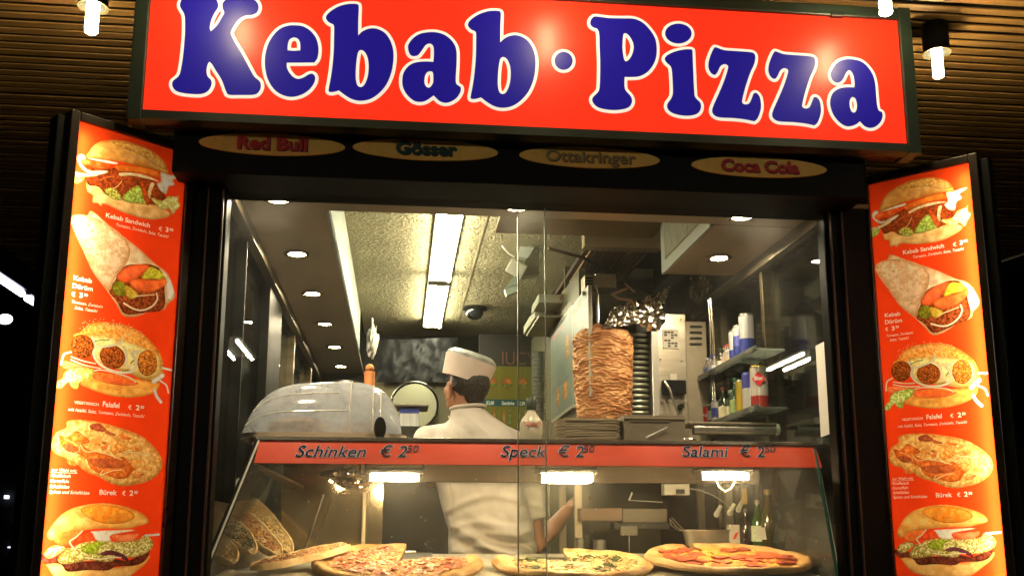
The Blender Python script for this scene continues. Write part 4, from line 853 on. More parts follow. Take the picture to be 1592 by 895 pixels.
for c_, r_, t_ in ((c1,r1,t1),(c2,r2,t2),(c3,r3,t3)):
    bm = B(); slab(bm, [(c_.x-.12, c_.y-.0, ZB+.02), (c_.x-.12, c_.y+r_*.8, ZB+.04), (c_.x-.12, c_.y+r_*.8, c_.z+r_*.8*math.tan(R(t_))-.003), (c_.x-.12, c_.y, c_.z-.003)], (.24,0,0)); obj('pizza_riser', bm, STEEL, case)
# long flatbreads
FCRUST = mat('flatbread_crust', (.74,.46,.20), .6, vs=13, col2=(.88,.68,.38), bump=.35, bs=60)
def flatbread(label, a, b, wd, nrm, top, kind, seed, group=None):
    a = Vector(a); b = Vector(b); L_ = (b-a).length; e = (b-a).normalized(); n_ = Vector(nrm); n_ = (n_-e*n_.dot(e)).normalized(); s_ = n_.cross(e)
    t = thing('flatbread', label, 'flatbread', (a+b)/2, group); rd = random.Random(seed); c = (a+b)/2
    M = Matrix(((e.x, s_.x, n_.x, 0), (e.y, s_.y, n_.y, 0), (e.z, s_.z, n_.z, 0), (0,0,0,1)))
    NU, NV = 34, 14; bm = B(); g = []
    for i in range(NU+1):
        u = -1+2*i/NU; ww = (1-abs(u)**3.2)**.6; row = []
        for k in range(NV+1):
            v = -1+2*k/NV; edge = max(abs(v), abs(u)**2)
            z = .016*max(0, 1-edge**6)**.5*(1+.35*math.exp(-((abs(v)-.78)/.16)**2)) + rd.uniform(-.0008,.0008)
            row.append(bm.verts.new(M @ Vector((u*L_/2, v*wd/2*ww*(1+.05*math.sin(u*7+seed)), z))))
        g.append(row)
    for i in range(NU):
        for k in range(NV): bm.faces.new((g[i][k], g[i+1][k], g[i+1][k+1], g[i][k+1]))
    bmesh.ops.solidify(bm, geom=bm.faces[:], thickness=.006) if False else None
    obj('crust', bm, FCRUST, t, True, local=True)
    bm = B(); g2_ = []
    for i in range(NU+1):
        u = -.90+1.8*i/NU; ww = (1-abs(u/.97)**3.2)**.6; g2_.append([bm.verts.new(M @ Vector((u*L_/2, (-1+2*k/NV)*.70*wd/2*ww, .0152+rd.uniform(0,.0022)-(.004 if k in (0, NV) or i in (0, NU) else 0)))) for k in range(NV+1)])
    for i in range(NU):
        for k in range(NV): bm.faces.new((g2_[i][k], g2_[i+1][k], g2_[i+1][k+1], g2_[i][k+1]))
    obj('cheese_layer', bm, CHEESEW if kind != 'ham' else CHEESE, t, True, local=True)
    def bits(name, m, n, size):
        bm = B()
        for _ in range(n):
            u = rd.uniform(-.86,.86); v = rd.uniform(-.62,.62)*(1-abs(u)**3); p = Vector((u*L_/2, v*wd/2, .0165+rd.uniform(-.001,.002))); th = rd.uniform(0,3.2); l = size*rd.uniform(.5,1.4)
            ux = Vector((math.cos(th), math.sin(th), 0))*l; uy = Vector((-math.sin(th), math.cos(th), 0))*l*.45; uz = Vector((0,0,.003))
            vs = [bm.verts.new(M @ (p+q_)) for q_ in (-ux, -uy, ux, uy, uz, -uz)]
            for f_ in ((0,1,4),(1,2,4),(2,3,4),(3,0,4),(1,0,5),(2,1,5),(3,2,5),(0,3,5)): bm.faces.new([vs[q_] for q_ in f_])
        stuff(obj(name, bm, m, t, local=True))
    bits('grated_cheese', top, 160, .0045)
    if kind == 'spinach': bits('spinach_leaves', SPIN, 170, .007); bits('tomato_bits', HAM, 30, .006)
    if kind == 'ham': bits('ham_strips', HAM, 110, .008)
    return t
g2 = 'long flatbreads leaning in the left end of the case'
nn = (.45,-1,.55)
flatbread('plain cheese topped long flatbread, rightmost of those leaning in the left end of the case', at(452,862,3.56), at(366,762,3.80), .10, nn, SHRED, 'plain', 1, g2)
flatbread('ham topped long flatbread, leaning left of the plain cheese one', at(436,866,3.50), at(348,782,3.72), .095, nn, SHRED, 'ham', 2, g2)
flatbread('spinach topped long flatbread with tomato, leaning in the left end of the case', at(394,862,3.44), at(336,796,3.60), .095, nn, SHRED, 'spinach', 3, g2)
flatbread('pale cheese flatbread lowest and leftmost, by the slanting edge of the case', at(364,876,3.38), at(322,828,3.48), .09, nn, SHRED, 'plain', 4, g2)
flatbread('long flatbread lying on the tray behind the ham pizza', at(388,886,3.36), at(545,850,3.62), .10, (0,-.25,1), SHRED, 'ham', 6)
bm = B(); slab(bm, [at(318,892,3.50), at(466,874,3.72), at(372,742,3.94), at(322,800,3.72)], (-.004,.006,0)); obj('bread_rack', bm, TRAY, case)
# =================================================================== ON TOP OF THE CASE
ZT = zt+.012
# roll-top cover
HAZY = pane_mat('cloudy_plastic', tint=(.70,.73,.76), haze=.40, rough=.1, hc=(.62,.66,.72), scale=3, boost=1.6)
xl_, xr_ = at(386, 680, 3.72).x, at(624, 680, 3.72).x; cxd = (xl_+xr_)/2; yd = 3.74
dome = thing('food_cover', 'cloudy plastic dome cover over bread on the shelf, left of the cook', 'food cover', (cxd, yd, ZT))
hw = (xr_-xl_)/2; hd = .17; hh = at(530, 589, 3.74).z-ZT-.03
def dome_pt(u, v, k=1):     # u along x -1..1, v across -1..1
    e = abs(u)**3.6; f_ = abs(v)**2.3; z = max(0, 1-e)**.5*max(0, 1-f_)**.5
    lift = .88+.12*(u+1)/2
    return Vector((cxd+u*hw*k, yd+v*hd*k, ZT+.028+z*hh*lift*k))
bm = B(); NU, NV = 48, 24; g = []
for i in range(NU+1):
    u = math.sin((-.5+i/NU)*math.pi); g.append([bm.verts.new(dome_pt(u, math.sin((-.5+k/NV)*math.pi))) for k in range(NV+1)])
for i in range(NU):
    for k in range(NV): bm.faces.new((g[i][k], g[i+1][k], g[i+1][k+1], g[i][k+1]))
bmesh.ops.remove_doubles(bm, verts=bm.verts, dist=.0004)
obj('plastic_hood', bm, HAZY, dome, 'all')
RIB = mat('plastic_rib', (.6,.55,.47), .2)
for u in (.33, .62, .72):
    bm = B(); tube(bm, [dome_pt(u, math.sin((-.5+k/20)*math.pi), 1.006) for k in range(21)], .0028, 6); obj('hood_rib', bm, RIB, dome, True)
for v, u0, u1 in ((-.93, -.97, .30), (-.72, -.9, .2)):
    bm = B(); tube(bm, [dome_pt(u0+(u1-u0)*k/16, v, 1.004) for k in range(17)], .0018, 6); obj('hood_seam', bm, mat('seam_white', (.8,.78,.7), .15), dome, True)
bm = B(); prof = []; n = 44; pts = []
for i in range(n):
    a = 2*math.pi*i/n; ca, sa = math.cos(a), math.sin(a); pts.append((cxd+(hw+.02)*math.copysign(abs(ca)**.5, ca), yd+(hd+.02)*math.copysign(abs(sa)**.5, sa)))
slab(bm, [(p[0], p[1], ZT+.014) for p in pts], (0,0,.016)); slab(bm, [(cxd+(p[0]-cxd)*.9, yd+(p[1]-yd)*.9, ZT+.0) for p in pts], (0,0,.0138)); obj('base_tray', bm, mat('pale_tray', (.55,.42,.30), .45, var=.1, vs=5), dome)
c = at(591, 663, yd-hd-.02); bm = B(); slab(bm, [(c.x+.021*math.cos(a), c.y, c.z-.006+.040*math.sin(a)) for a in [2*math.pi*i/24 for i in range(24)]], (0,-.014,0)); obj('handle', bm, BLACK, dome)
bm = B(); cyl(bm, at(402,680,3.6), at(402,690,3.6), .022, .026, n=16); obj('foot', bm, mat('pale_tray', ()), dome)
bm = B(); crumple(bm, (cxd-.10, yd, ZT+.065), .10, .07, .035, 3, 21); crumple(bm, (cxd+.12, yd+.01, ZT+.055), .09, .07, .03, 3, 4); tag(obj('bread_rolls', bm, CRUST, None, True), 'brown bread lying under the cloudy dome cover', 'bread')
# sauce bottle
p = at(826, 690, 3.70); sb = thing('sauce_bottle', 'square shouldered sauce bottle with a dark cap lettered TABASO, standing left of the paper plates', 'bottle', (p.x, 3.70, ZT))
MILK = mat('cloudy_bottle', (.55,.47,.36), .18, 0, coat=.4)
bm = B(); lathe(bm, [(0,0),(.040,0),(.043,.004),(.043,.085),(.038,.10),(.020,.122),(.016,.13),(.016,.138),(0,.138)], n=24); obj('glass_body', bm, MILK, sb, True, local=True)
bm = B(); lathe(bm, [(.018,.135),(.019,.137),(.019,.178),(.016,.182),(0,.182)], n=20); obj('cap', bm, mat('bottle_cap', (.02,.03,.02), .4), sb, True, local=True)
text('lettering', 'TABASO', .020, mat('label_red', (.5,.05,.03), .5), sb, (p.x-.002, 3.70-.0445, ZT+.072), bold=.02, extrude=.0005, sx=.85)
# stack of paper plates / trays
PAPER = mat('paper_plate', (.50,.42,.31), .7, var=.10, vs=10)
a = at(868, 686, 3.66); b = at(969, 686, 3.66); ztop = at(915, 647, 3.66).z; n = 17; first = None
for i in range(n):
    z = ZT+.001 + (ztop-ZT-.006)*i/n; rot = random.uniform(-.03,.03)
    if first is None:
        hwp = (b.x-a.x)/2; bm = B(); o8 = [(-1,-.5),(-.8,-1),(.8,-1),(1,-.5),(1,.5),(.8,1),(-.8,1),(-1,.5)]
        slab(bm, [(x_*hwp, y_*.075, 0) for x_, y_ in o8], (0,0,.0022)); slab(bm, [(x_*hwp*1.02, y_*.078, .0023) for x_, y_ in o8], (0,0,.0014))
        first = s = obj('paper_plate', bm, PAPER, local=True)
    else: s = first.copy(); COL.objects.link(s)
    s.location = ((a.x+b.x)/2+random.uniform(-.0035,.0035), 3.735+random.uniform(-.003,.003), z); s.rotation_euler = (0,0,rot)
    tag(s, 'topmost paper plate of the stack below the kebab meat' if i == n-1 else ('bottom paper plate of the stack, on the glass shelf' if i == 0 else 'beige paper plate inside the stack below the kebab meat'), 'paper plate', 'stacked paper plates')
# grey crate
a = at(971, 686, 3.66); b = at(1066, 686, 3.66); zt2 = at(1020, 645, 3.66).z
cr = thing('napkin_crate', 'brownish grey plastic crate beside the paper plates, in front of the grill', 'crate', ((a.x+b.x)/2, 3.72, ZT)); GR = mat('crate_grey', (.16,.13,.09), .5, var=.15, vs=8)
bm = B(); box(bm, a.x, b.x, 3.66, 3.665, ZT, zt2, bev=.002); obj('front_panel', bm, GR, cr)
bm = B(); box(bm, a.x, b.x, 3.775, 3.78, ZT, zt2, bev=.002); obj('rear_panel', bm, GR, cr)
for x_ in (a.x, b.x-.005): bm = B(); box(bm, x_, x_+.005, 3.6655, 3.7745, ZT, zt2, bev=.001); obj('side_panel', bm, GR, cr)
bm = B(); box(bm, a.x-.002, b.x+.002, 3.655, 3.662, zt2-.014, zt2-.008); box(bm, a.x+.02, b.x-.06, 3.656, 3.662, zt2-.024, zt2-.0225); obj('rim', bm, mat('crate_rim', (.28,.22,.14), .4), cr)
bm = B(); cyl(bm, at(1004,680,3.652), at(1037,664,3.652), .0025, n=6); obj('scratch_strip', bm, WHITEM, cr)
# metal roll holder
rx0, rx1 = at(1078,672,3.72).x, at(1205,672,3.72).x; rz = at(1140,668,3.72).z
rh = thing('wrap_roller', 'steel wrap dispenser lying on the right end of the case top', 'dispenser', ((rx0+rx1)/2, 3.72, ZT))
bm = B(); cyl(bm, (rx0,3.72,rz), (rx1,3.72,rz), .020, n=20); obj('roll', bm, STEEL, rh, True)
bm = B(); box(bm, rx0-.02, rx1, 3.70, 3.86, rz+.018, rz+.028, bev=.003); obj('lid', bm, STEELD, rh)
bm = B(); box(bm, rx0-.02, rx1+.005, 3.68, 3.86, ZT, ZT+.022, bev=.003); obj('base', bm, STEELD, rh)
bm = B(); cyl(bm, (rx1,3.72,rz), (rx1+.012,3.72,rz), .026, n=20); obj('end_knob', bm, CREAM, rh, True)
bm = B(); crumple(bm, at(1072,684,3.60), .022, .015, .010, 2, 3); tag(obj('foil_scrap', bm, FOIL), 'tiny foil scrap beside the grey crate', 'foil')

# =================================================================== KEBAB SPIT AND GRILL
YM = 4.2; mp = at(938, 580, YM); mtop = at(938, 513, YM).z; mbot = at(938, 668, YM).z; mr = (at(982,580,YM).x-at(895,580,YM).x)/2
spit = thing('kebab_spit', 'browned cone of stacked kebab meat on a vertical spit behind the paper plates', 'kebab spit', (mp.x, YM, mbot-.02))
MEAT = mat('roast_meat', (.78,.42,.17), .5, vs=14, col2=(.40,.14,.045), bump=.5, bs=26, stretch=(1,1,2.0), coat=.1, spec=.35, detail=7)
def meat_mesh():
    bm = B(); H = mtop-mbot+.02; NZ, NA = 230, 170; g = []
    nz_ = vnoise(NZ+1, NA, 9, 3); nz_[:, -12:] = nz_[:, -12:]*np.linspace(1,0,12) + nz_[:, :12][:, ::-1]*np.linspace(0,1,12)
    nz2 = vnoise(NZ+1, NA//2+2, 2.5, 2); nzl = vnoise(NZ+1, NA, 22, 2); nzl[:, -12:] = nzl[:, -12:]*np.linspace(1,0,12) + nzl[:, :12][:, ::-1]*np.linspace(0,1,12)
    for i in range(NZ+1):
        t = i/NZ; z = t*H
        prof = (.86+.16*math.sin(t*math.pi*.66+.15)) * (1-(max(0,t-.86)/.14)**2.4*.66) * (1-.10*max(0,(.12-t)/.12))
        row = []
        for k in range(NA):
            a = 2*math.pi*k/NA
            ph = (t*19 + .9*math.sin(a*2+t*5) + 2.2*nz_[i,k] + 2.0*nzl[i,k]) % 1.0          # overlapping slices: each leaf swells out and tucks under the one above
            leaf = (ph**.6)*(1-max(0, ph-.86)/.14*.9)
            r = mr*prof*(1 + .125*(leaf-.5)*(.25+1.3*nzl[i,k]) + .10*(nz_[i,k]-.5) + .022*(nz2[i, k//2]-.5))
            row.append(bm.verts.new((r*math.cos(a), r*math.sin(a), z+.02+.004*math.sin(a*5+t*20))))
        g.append(row)
    for i in range(NZ):
        for k in range(NA): j = (k+1) % NA; bm.faces.new((g[i][k], g[i][j], g[i+1][j], g[i+1][k]))
    bm.faces.new(g[-1]); bm.faces.new(g[0][::-1]); return bm
obj('meat', meat_mesh(), MEAT, spit, 'all', local=True)
pr_ = at(931, 455, YM).z
bm = B(); cyl(bm, (mp.x-.02, YM, mtop-.02), (mp.x-.02, YM, pr_-.0), .0085, n=12); obj('spit_rod', bm, mat('bright_steel', (.85,.82,.75), .2, .6), spit)
bm = B(); lathe(bm, [(0,0),(.15,0),(.155,.008),(.15,.014),(0,.014)], n=30); obj('drip_plate', bm, STEEL, spit, True, local=True)
# motor head + grill body
gl_ = thing('gas_grill', 'steel upright kebab grill with burner ribs, data plate and foil draped on top', 'grill', (at(1040,600,4.4).x, 4.4, mbot-.05))
STEELY = mat('grill_steel', (.45,.40,.31), .34, .8, var=.15, vs=4, stretch=(1,1,6), bump=.05, bs=50)
x0, x1 = at(1012,560,4.30).x, at(1068,560,4.30).x; z1 = at(1040,487,4.30).z; z0 = mbot-.05
bm = B(); box(bm, x0+.026, x1, 4.30, 4.55, z0, z1, bev=.004); obj('side_housing', bm, STEELY, gl_)
bm = B(); box(bm, x0-.004, x0+.026, 4.27, 4.55, z0, z1+.02, bev=.003); obj('front_flange', bm, mat('bright_steel', ()), gl_)
x2 = at(1100,560,4.36).x
bm = B(); box(bm, x1+.004, x2, 4.36, 4.58, z0, z1-.02, bev=.004); bh = obj('rear_housing', bm, STEELD, gl_)
bm = B()
for i in range(4): q_ = at(1071+2, 507+i*9, 4.352); box(bm, q_.x, q_.x+.055, 4.352, 4.357, q_.z-.004, q_.z+.004)
obj('vent_slot', bm, DARK, bh)
q0, q1 = at(1031,541,4.296), at(1055,512,4.296); bm = B(); box(bm, q0.x, q1.x, 4.294, 4.2985, q0.z, q1.z, bev=.001); dp = obj('data_plate', bm, mat('plate_pale', (.62,.58,.48), .4), gl_)
bm = B()
for i in range(6):
    for j in range(4):
        if (i*3+j*5) % 7 in (0, 2, 3): continue
        xx = q0.x+.006+j*(q1.x-q0.x-.012)/4; zz = q0.z+.006+i*(q1.z-q0.z-.012)/6; box(bm, xx, xx+(q1.x-q0.x)*.17, 4.2925, 4.2945, zz, zz+(q1.z-q0.z)*.10)
obj('print', bm, mat('print_brown', (.10,.06,.03), .6), dp)
q0, q1 = at(1042,590,4.296), at(1052,581,4.296); bm = B(); box(bm, q0.x, q1.x, 4.294, 4.2985, q0.z, q1.z); obj('sticker', bm, mat('plate_pale', ()), gl_)
q0, q1 = at(1030,613,4.29), at(1064,592,4.29); bm = B(); box(bm, q0.x, q1.x, 4.262, 4.298, q0.z, q1.z, bev=.003); obj('switch_box', bm, BLACK, gl_)
bm = B(); tube(bm, [at(1033,592,4.25), at(1041,604,4.24), at(1046,620,4.24), at(1055,645,4.24)], .0055, 8); obj('lever', bm, STEEL, gl_, True)
q_ = at(1058,632,4.29); bm = B(); cyl(bm, (q_.x, 4.27, q_.z), (q_.x, 4.30, q_.z), .012, n=16); obj('knob', bm, BLACK, gl_, True)
bm = B()
for px_, py_ in ((1027,558),(1060,561),(1029,625),(1064,626),(1059,496),(1029,499)): q_ = at(px_,py_,4.296); cyl(bm, (q_.x,4.294,q_.z), (q_.x,4.3,q_.z), .0032, n=8)
obj('screw', bm, BRONZE, gl_)
# burner ribs
RIBM = mat('burner_rib', (.26,.27,.20), .35, .6, var=.2, vs=8); xx = at(988,580,4.33).x; n = 15; fr = None
zr0, zr1 = at(985,640,4.33).z, at(985,520,4.33).z
for i in range(n):
    if fr is None:
        bm = B(); tube(bm, [(.075*math.sin(a), -.055*math.cos(a)+.02, -.006*math.cos(a)) for a in [(-1.9+3.8*k/14) for k in range(15)]], .0085, 8); fr = s = obj('burner_rib', bm, RIBM, gl_, True, local=True)
    else: s = fr.copy(); COL.objects.link(s)
    s.location = Vector((xx, 4.34, zr0+(zr1-zr0)*i/(n-1))) - wloc(gl_)
bm = B(); box(bm, xx-.08, xx+.075, 4.40, 4.44, z0, zr1+.02); obj('burner_back', bm, mat('burner_dark', (.05,.06,.05), .5), gl_)
a, b = at(911,470,4.15), at(960,430,4.15)
m_ = at(925,440,4.15); bm = B(); box(bm, at(909,440,4.16).x, at(926,440,4.16).x, 4.16, 4.25, at(915,449,4.16).z, at(915,427,4.16).z, bev=.003); box(bm, at(926.5,440,4.16).x, at(959,440,4.16).x, 4.17, 4.30, at(940,446,4.16).z, at(940,424,4.16).z, bev=.003); mh = obj('motor_head', bm, STEELD, gl_)
bm = B(); 
for i in range(4): box(bm, at(911.5,440,4.15).x, at(922,440,4.15).x, 4.154, 4.158, at(915,446-i*4.5,4.15).z, at(915,444-i*4.5,4.15).z)
obj('vent_grille', bm, BLACK, mh)
bm = B(); tube(bm, [at(926,443,4.14), at(928,452,4.14), at(930,460,4.14)], .004); box(bm, at(905,452,4.15).x, at(930,452,4.15).x, 4.15, 4.17, at(915,458,4.15).z, at(915,453,4.15).z); obj('bracket', bm, STEEL, mh)
# prongs
bm = B(); tube(bm, [at(950,458,4.2), at(975,448,4.2), at(971,441,4.2), at(987,454,4.2)], .006, 8); tube(bm, [at(951,457,4.2), at(960,464,4.2), at(983,467,4.2)], .0065, 8); obj('fork_bracket', bm, mat('copper_rod', (.5,.32,.18), .3, .8), gl_, True)
# foil tent: a crumpled sheet
def foil_sheet(name, c00, c10, c11, c01, seed, label, nu=26, nv=12, amp=.022, drop=0, m=None):
    rd = random.Random(seed); c00, c10, c11, c01 = map(Vector, (c00, c10, c11, c01)); nz_ = vnoise(nv+1, nu+1, 5, 3); nrm = (c10-c00).cross(c01-c00).normalized(); bm = B(); g = []
    for j in range(nv+1):
        row = []
        for i in range(nu+1):
            u, v = i/nu, j/nv; p = (c00*(1-u)+c10*u)*(1-v)+(c01*(1-u)+c11*u)*v
            p = p + nrm*((nz_[j,i]-.5)*amp*2.2 + rd.uniform(-.3,.3)*amp) + Vector((0,0,-drop*math.sin(u*math.pi)))
            row.append(bm.verts.new(p))
        g.append(row)
    for j in range(nv):
        for i in range(nu):
            if rd.random() < .5: bm.faces.new((g[j][i], g[j][i+1], g[j+1][i+1])); bm.faces.new((g[j][i], g[j+1][i+1], g[j+1][i]))
            else: bm.faces.new((g[j][i], g[j][i+1], g[j+1][i])); bm.faces.new((g[j][i+1], g[j+1][i+1], g[j+1][i]))
    o = obj(name, bm, m or FOIL); return tag(o, label, 'foil') if label else o
foil_sheet('foil_tent', at(936,508,4.10), at(1026,484,4.16), at(1042,447,4.26), at(952,482,4.22), 4, 'crumpled silver foil sheet sloping from the grill top over the kebab meat')
foil_sheet('foil_edge', at(936,512,4.08), at(1008,500,4.08), at(1012,476,4.10), at(942,498,4.10), 9, 'bright torn foil strip along the lower edge of the foil sheet', 18, 8, .012)
bm = B(); crumple(bm, at(1014,494,4.13), .052, .04, .055, 3, 12); tag(obj('foil_knot', bm, FOIL), 'bunched foil knot wrapped on the grill corner post', 'foil')
q_ = at(1056,472,4.4); bm = B(); box(bm, at(1036,470,4.4).x, at(1066,470,4.4).x, 4.4, 4.5, at(1050,486,4.4).z, at(1050,455,4.4).z, bev=.004); tag(obj('soot_box', bm, mat('sooty', (.018,.014,.01), .6, bump=.4)), 'sooty black box between the foil and the hood', 'box')
RAG = mat('brown_rag', (.20,.14,.07), .8, var=.3, vs=14, bump=.4)
foil_sheet('hanging_cloth', at(1074,502,4.5), at(1102,478,4.5), at(1110,428,4.5), at(1072,430,4.5), 14, None, 12, 16, .016, m=RAG)
tag(bpy.data.objects['hanging_cloth'], 'grimy brown cloth hanging under the hood beside the drinks window', 'cloth')
# =================================================================== HOOD
hz = 2.70
hood = thing('extractor_hood', 'brown steel extractor hood with slotted filter above the kebab spit', 'hood', (.9, 4.6, hz))
FILT = mat('hood_filter', (.48,.27,.11), .4, .2, var=.2, vs=8)
pa, pb, pc, pd = atz(903,388,hz), atz(1030,398,hz), atz(1062,470,hz), atz(985,452,hz)
x0, x1, y0, y1 = pa.x+.05, 1.12, min(pa.y,pb.y), 5.6
x = x0; frf = None
while x < x1:
    if frf is None: bm = B(); box(bm, 0, .012, 0, y1-y0, 0, .012, bev=.002); frf = s = obj('filter_slat', bm, FILT, hood, local=True)
    else: s = frf.copy(); COL.objects.link(s)
    s.location = Vector((x, y0, hz)) - wloc(hood); x += .021
bm = B(); box(bm, x0-.02, x1+.02, y0-.02, y1, hz+.016, hz+.04); obj('filter_back', bm, mat('hood_dark', (.07,.035,.015), .5, .3), hood)
bm = B(); box(bm, x0-.05, x1+.04, y0-.09, y0-.02, hz-.01, ZI-.0, bev=.004); obj('front_lip', bm, SOFF, hood)
bm = B(); box(bm, xrs-.33 if False else .40, xrs-.003, 3.402, y0-.1, hz+.035, hz+.05); obj('steel_ceiling', bm, mat('brown_steel', (.36,.26,.13), .4, .2, var=.15, vs=2), hood)
bm = B(); tube(bm, [at(852,386,4.4), at(905,400,4.5), at(960,428,4.7), at(1012,456,4.9)], .008, 8); obj('gas_pipe', bm, mat('brown_pipe', (.12,.08,.04), .4, .6), hood, True)
# louvre box on the right soffit
lx = xrs-.004; bm = B(); lb = thing('louvre_panel', 'white ribbed plastic panel on the side of the right soffit, with sagging film', 'panel', (lx, 3.8, ZS+.1)); 
bm = B(); box(bm, lx-.012, lx, 3.41, yrs, ZS-.006, ZI-.004); obj('backing', bm, SFACE, lb)
n = 22; s0 = None
for i in range(n):
    yy = 3.46+(yrs-3.52)*i/n
    if s0 is None: bm = B(); box(bm, -.02, -.0122, 0, .014, ZS+.04-wloc(lb).z, ZI-.02-wloc(lb).z, bev=.003); s0 = s = obj('rib', bm, mat('louvre_white', (.68,.66,.52), .5), lb, local=True)
    else: s = s0.copy(); COL.objects.link(s)
    s.location = (0, yy-3.8, 0)
# =================================================================== PARTITION WITH MENUS
XP = .80
bm = B(); box(bm, XP, XP+.03, 4.42, 6.29, FL, 2.62); tag(obj('partition_wall', bm, OLIVE), 'olive steel partition wall carrying the small menu boards', 'wall')
bm = B(); box(bm, XP+.031, 1.3, 5.0, 5.03, FL, ZI-.01); tag(obj('grill_backwall', bm, mat('olive_steel_wall', ())), 'olive steel wall behind the kebab grill', 'wall')
def menu_print(seed):
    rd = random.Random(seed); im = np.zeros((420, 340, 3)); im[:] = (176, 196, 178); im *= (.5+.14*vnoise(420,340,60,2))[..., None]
    paint_text(im, 'Kebap Döner', 20, 40, 36, (170,70,40), align='LEFT', bold=.02)
    for i in range(9): paint_text(im, rd.choice(['Tomaten, Salat','mit Käse','Zwiebeln','Sandwich']), 30, 80+i*20, 17, (110,120,90), align='LEFT')
    for i, wd_ in enumerate(('Falafel', 'Dürüm', 'Bürek')): paint_text(im, wd_, 20+i*105, 290, 24, (60,70,120), align='LEFT', bold=.02)
    for cx_, cy_, rx_, ry_ in ((270,150,34,62),(110,335,30,48),(235,335,36,44)):
        pl_ = [(cx_+rx_*math.cos(a), cy_+ry_*math.sin(a)) for a in np.arange(14)*2*math.pi/14]; paint_poly(im, pl_, (190,130,60), (120,70,30), .6, 10)
        paint_poly(im, [(cx_+(q[0]-cx_)*.6, cy_+(q[1]-cy_)*.45) for q in pl_], (200,170,90), (110,60,30), .9, 6)
    for i in range(3): paint_text(im, '€ 3,50', 20+i*110, 405, 18, (90,90,110), align='LEFT')
    return to_image('menu_board_print', im)
def menu_board(x0, x1, yt0, yt1, yb0, yb1, seed, lab):
    A_ = atx(x0, yt0, XP-.02); B_ = atx(x1, yt1, XP-.02); zt_ = (A_.z+B_.z)/2; zb_ = (atx(x0, yb0, XP-.02).z+atx(x1, yb1, XP-.02).z)/2
    t = thing('menu_board', lab, 'menu board', (XP-.02, (A_.y+B_.y)/2, zb_), 'menu boards on the partition wall')
    m = image_mat('menu_board_print', menu_print(seed), 'paint', .35)
    quad_uv('print', [(XP-.0205,A_.y,zb_), (XP-.0205,B_.y,zb_), (XP-.0205,B_.y,zt_), (XP-.0205,A_.y,zt_)], m, t)
    bm = B(); box(bm, XP-.02, XP-.002, B_.y-.014, A_.y+.014, zb_-.014, zt_+.014, bev=.003); obj('board', bm, mat('board_trim', (.45,.42,.34), .35, .4), t)
menu_board(857, 889, 519, 479, 653, 630, 3, 'pale green menu board farther back on the partition wall')
menu_board(890, 913, 476, 452, 629, 615, 8, 'pale green menu board nearer the kebab spit on the partition wall')
# stacked cups column
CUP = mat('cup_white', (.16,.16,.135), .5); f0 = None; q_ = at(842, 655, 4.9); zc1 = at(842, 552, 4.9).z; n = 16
for i in range(n):
    if f0 is None:
        bm = B(); lathe(bm, [(.021,0),(.029,.030),(.033,.032),(.033,.036),(.028,.034)], n=18); f0 = s = obj('paper_cup', bm, CUP, None, True)
    else: s = f0.copy(); COL.objects.link(s)
    s.location = (q_.x-.015, 4.9, q_.z+(zc1-q_.z)*i/n)
    tag(s, 'topmost white cup of the tall stack beside the menu boards' if i == n-1 else 'white cup nested in the tall stack beside the menu boards', 'cup', 'stacked white cups')
bm = B(); box(bm, q_.x-.09, q_.x+.03, 4.84, 4.97, FL, q_.z-.002); tag(obj('cup_stand', bm, STEELD), 'dull steel stand under the stack of cups', 'stand')
# pizza boxes on a rack over the menus
PZB = mat('pizza_box_card', (.50,.47,.38), .7, var=.06, vs=6); PZI = mat('pizza_box_ink', (.36,.16,.12), .6)
for i, (px_, py_, Y_) in enumerate(((868,464,4.9),(861,487,5.1),(852,498,5.3))):
    q_ = at(px_, py_, Y_); t = thing('pizza_box', ('upper white pizza box lettered PIZ above the menu boards', 'middle white pizza box lettered PIZ above the menu boards', 'lowest white pizza box, farthest back above the menu boards')[i], 'pizza box', q_, 'pizza boxes above the menu boards')
    bm = B(); box(bm, -.10, .10, 0, .28, -.022, .022, bev=.003); obj('carton', bm, PZB, t, local=True)
    text('lettering', 'PIZ', .034, PZI, t, q_+Vector((.03,-.002,-.012)), bold=.02, extrude=.0005)
bm = B(); box(bm, .68, .80, 4.9, 5.4, at(861,500,5.1).z-.02, at(861,500,5.1).z-.01); tag(obj('box_shelf', bm, STEELD), 'dull steel shelf carrying the pizza boxes', 'shelf')
# speaker and bracket in the corner
sp = thing('wall_speaker', 'cream box speaker on a bracket with a looping cable below the ceiling', 'speaker', at(803,415,4.7))
M = Matrix.Translation(at(803,417,4.7)) @ Matrix.Rotation(R(28), 4, 'Y') @ Matrix.Rotation(R(20), 4, 'X')
bm = B(); box(bm, -.044,.044,-.036,.036,-.036,.036, M=M, bev=.006); obj('case', bm, CREAM, sp)
bm = B(); slab(bm, [at(816,356,4.7), at(832,382,4.7), at(820,402,4.7), at(804,398,4.7)], (.012,.05,0)); obj('bracket_plate', bm, WHITEM, sp)
bm = B(); slab(bm, [at(818,402,4.7), at(838,386,4.7), at(838,425,4.7), at(812,430,4.7)], (.004,.06,0)); obj('side_plate', bm, OLIVE, sp)
bm = B(); tube(bm, [at(x_,y_,4.7) for x_,y_ in ((812,355),(800,352),(788,356),(780,368),(781,382),(790,393),(800,399))], .0055, 8); obj('cable', bm, CREAM, sp, True)
bm = B(); slab(bm, [at(785,448,4.8), at(800,428,4.8), at(812,424,4.8), at(808,440,4.8)], (.0,.05,.0)); slab(bm, [at(785,449,4.8), at(808,441,4.8), at(806,452,4.8), at(788,459,4.8)], (.0,.05,0)); obj('lower_box', bm, mat('grey_green_box', (.25,.30,.24), .4), sp)
